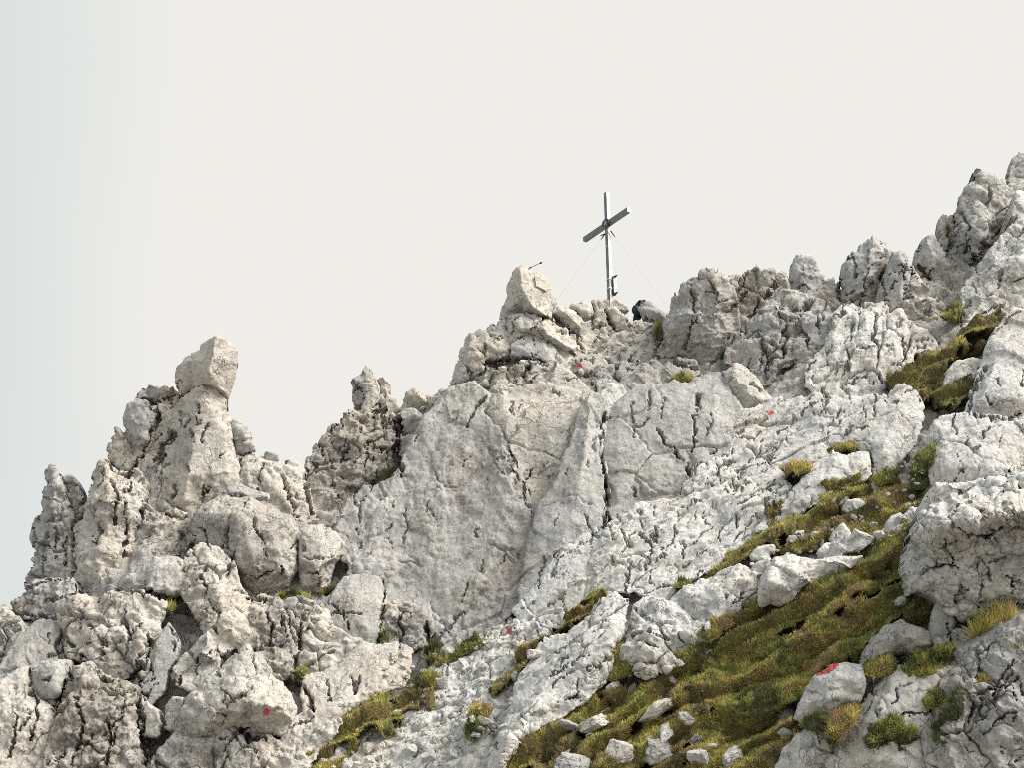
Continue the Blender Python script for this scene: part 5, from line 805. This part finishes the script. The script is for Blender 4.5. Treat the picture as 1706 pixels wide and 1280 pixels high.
for k in range(28):
    a0, a1 = k*math.tau/28, (k+1)*math.tau/28; f_ = lambda t: dsc+bn*.026+bd_*math.cos(t)*.165+np.array([0, 0, 1])*math.sin(t)*.165
    tube(bm, f_(a0), f_(a1), .014, 6)
put('rim', bm, M['galvanised_steel'], em)
bm = bmesh.new()
for a0, a1 in (((-.05, -.10), (.0, .09)), ((.0, .09), (.05, -.10)), ((-.09, .0), (.09, .0)), ((0, .09), (0, .14))): tube(bm, dsc+bn*.03+bd_*a0[0]+np.array([0, 0, a0[1]]), dsc+bn*.03+bd_*a1[0]+np.array([0, 0, a1[1]]), .012, 6)
put('figure', bm, M['bright_steel'], em)
bm = bmesh.new(); sp_ = up_to(411.0)+bn*.07; tube(bm, sp_, sp_+bn*.012, .030, 14); put('round_plate', bm, M['bright_steel'], cross)
for y_ in (466, 481):
    bm = bmesh.new(); c_ = up_to(float(y_)); prism(bm, c_-np.array([0, 0, .022]), c_+np.array([0, 0, .022]), bn, .185, .170, .003); put('clamp', bm, M['bright_steel'], cross)
sd2 = bd_*.5+bn*.15; sd2 = np.array([1, -.12, 0])/np.linalg.norm([1, -.12, 0]); bx0, bx1 = up_to(489.0)+sd2*.16, up_to(462.0)+sd2*.16
bm = bmesh.new(); prism(bm, bx0, bx1, bn, .15, .07, .004); rb = put('register_box', bm, M['galvanised_steel'], cross)
for p_, dz in ((bx1, .012), (bx0, -.012)):
    bm = bmesh.new(); c_ = p_+np.array([0, 0, dz]); v_ = [bm.verts.new(Vector(c_+bd_*a+bn*b+np.array([0, 0, h]))) for h in (-.01, .01) for a, b in ((-.12, .10), (-.12, -.10), (.17, 0))]
    for f in ((0, 2, 1), (3, 4, 5), (0, 1, 4, 3), (1, 2, 5, 4), (2, 0, 3, 5)): bm.faces.new([v_[i] for i in f])
    bmesh.ops.recalc_face_normals(bm, faces=bm.faces); put('bracket', bm, M['dark_steel'], rb)
lug = up_to(386.0)
def wire(a, x, y, z, links=None):
    e_ = world(np.array(float(x)), np.array(float(y)), np.array(float(z))); bm = bmesh.new(); tube(bm, a, e_, .0022, 6); w = put('guy_wire', bm, M['wire_steel'], cross)
    bm = bmesh.new(); u = (e_-a)/np.linalg.norm(e_-a); tube(bm, a+u*.06, a+u*.17, .020); ball(bm, a+u*.04, .028); ball(bm, a+u*.20, .026); tube(bm, a+u*.22, a+u*.30, .012); put('shackle', bm, M['dark_steel'], w)
    if links:
        bm = bmesh.new(); L = np.linalg.norm(e_-a)
        for k in range(7): tube(bm, e_-u*(.12+k*.062), e_-u*(.12+k*.062+.036), .014)
        ball(bm, e_-u*.10, .036); ball(bm, e_-u*.58, .036); tube(bm, e_, e_-u*.12, .010); tube(bm, e_-u*.54, e_-u*.62, .026); put('turnbuckle', bm, M['dark_steel'], w)
wire(lug-bd_*.10, 880, 447, depth_at(880, 450, 1)+.05, True); wire(lug-bd_*.10+bn*.02, 924, 505, 49.5); wire(lug+bd_*.12, 1113, 512, 48.9)

# plaque on the memorial stone
ms = [o for o in COL.objects if o.name.startswith('memorial') and 'plaque' in o.get('label', '')][0]
qc = [(891, 460), (893, 476), (911, 485), (909, 469)]; zq = [depth_at(x, y, 2) for x, y in qc]; A_ = np.c_[np.array(qc, float), np.ones(4)]; co_, *_r = np.linalg.lstsq(A_, np.array(zq), rcond=None); zq = A_@co_
bm = bmesh.new(); fr = [bm.verts.new(Vector(world(np.array(float(x)), np.array(float(y)), np.array(z-.11)))) for (x, y), z in zip(qc, zq)]; bk = [bm.verts.new(Vector(world(np.array(float(x)), np.array(float(y)), np.array(z+.10)))) for (x, y), z in zip(qc, zq)]
bm.faces.new(fr); bm.faces.new(bk[::-1])
for i in range(4): bm.faces.new((fr[i], bk[i], bk[(i+1) % 4], fr[(i+1) % 4]))
bmesh.ops.recalc_face_normals(bm, faces=bm.faces); bmesh.ops.bevel(bm, geom=list(bm.edges), offset=.008, segments=1, affect='EDGES'); put('plaque', bm, M['warm_limestone'], ms)

# ------------------------------------------------------------------ person crouching behind the rough stone
hip = world(np.array(1058.5), np.array(522.5), np.array(depth_at(1085, 520, 3)+.75)); person = empty('person', hip)
tag(person, 'person in a dark navy jacket, hunched behind a rough stone right of the cross', 'person')
def skin(name, joints, edges, mat, root=0, sub=2, thick=0.0):
    bm = bmesh.new(); ly = bm.verts.layers.skin.verify(); vs = [bm.verts.new(j[0]) for j in joints]
    for a, b in edges: bm.edges.new((vs[a], vs[b]))
    for i, (v, j) in enumerate(zip(vs, joints)): v[ly].radius = (j[1]+thick, j[1]+thick); v[ly].use_root = (i == root)
    me = bpy.data.meshes.new(name); bm.to_mesh(me); bm.free(); o = bpy.data.objects.new(name, me); COL.objects.link(o); o.parent = person
    m1 = o.modifiers.new('skin', 'SKIN'); m1.use_smooth_shade = True
    m2 = o.modifiers.new('smooth', 'SUBSURF'); m2.levels = sub; m2.render_levels = sub; me.materials.append(mat); return o
# hips, belly, chest, collar, neck, skull base, crown, arms folded over the knees, legs drawn up
J = [((0, 0, 0), .15), ((.06, .01, .13), .145), ((.14, .02, .26), .15), ((.21, .02, .34), .11), ((.27, .02, .385), .055), ((.325, .02, .42), .085), ((.36, .02, .455), .088),
     ((.20, -.17, .31), .065), ((.36, -.20, .16), .045), ((.48, -.06, .20), .036), ((.20, .20, .31), .065), ((.36, .22, .16), .045), ((.48, .08, .20), .036),
     ((.06, -.10, -.04), .085), ((.42, -.12, .06), .065), ((.34, -.12, -.34), .045), ((.46, -.13, -.36), .035), ((.06, .10, -.04), .085), ((.42, .12, .06), .065), ((.34, .12, -.34), .045), ((.46, .13, -.36), .035)]
E = [(0, 1), (1, 2), (2, 3), (3, 4), (4, 5), (5, 6), (3, 7), (7, 8), (8, 9), (3, 10), (10, 11), (11, 12), (0, 13), (13, 14), (14, 15), (15, 16), (0, 17), (17, 18), (18, 19), (19, 20)]
skin('body', J, E, M['skin'])
jk = [0, 1, 2, 3, 7, 8, 10, 11]; mp_ = {a: b for b, a in enumerate(jk)}
skin('jacket', [J[i] for i in jk], [(mp_[a], mp_[b]) for a, b in E if a in mp_ and b in mp_], M['navy_fabric'], thick=.040)
tk = [0, 13, 14, 15, 17, 18, 19]; mp_ = {a: b for b, a in enumerate(tk)}
skin('trousers', [J[i] for i in tk], [(mp_[a], mp_[b]) for a, b in E if a in mp_ and b in mp_], M['trousers'], thick=.012)
skin('hair', [((.30, .02, .43), .082), ((.335, .02, .475), .088), ((.375, .02, .485), .075)], [(0, 1), (1, 2)], M['hair'], thick=.016)
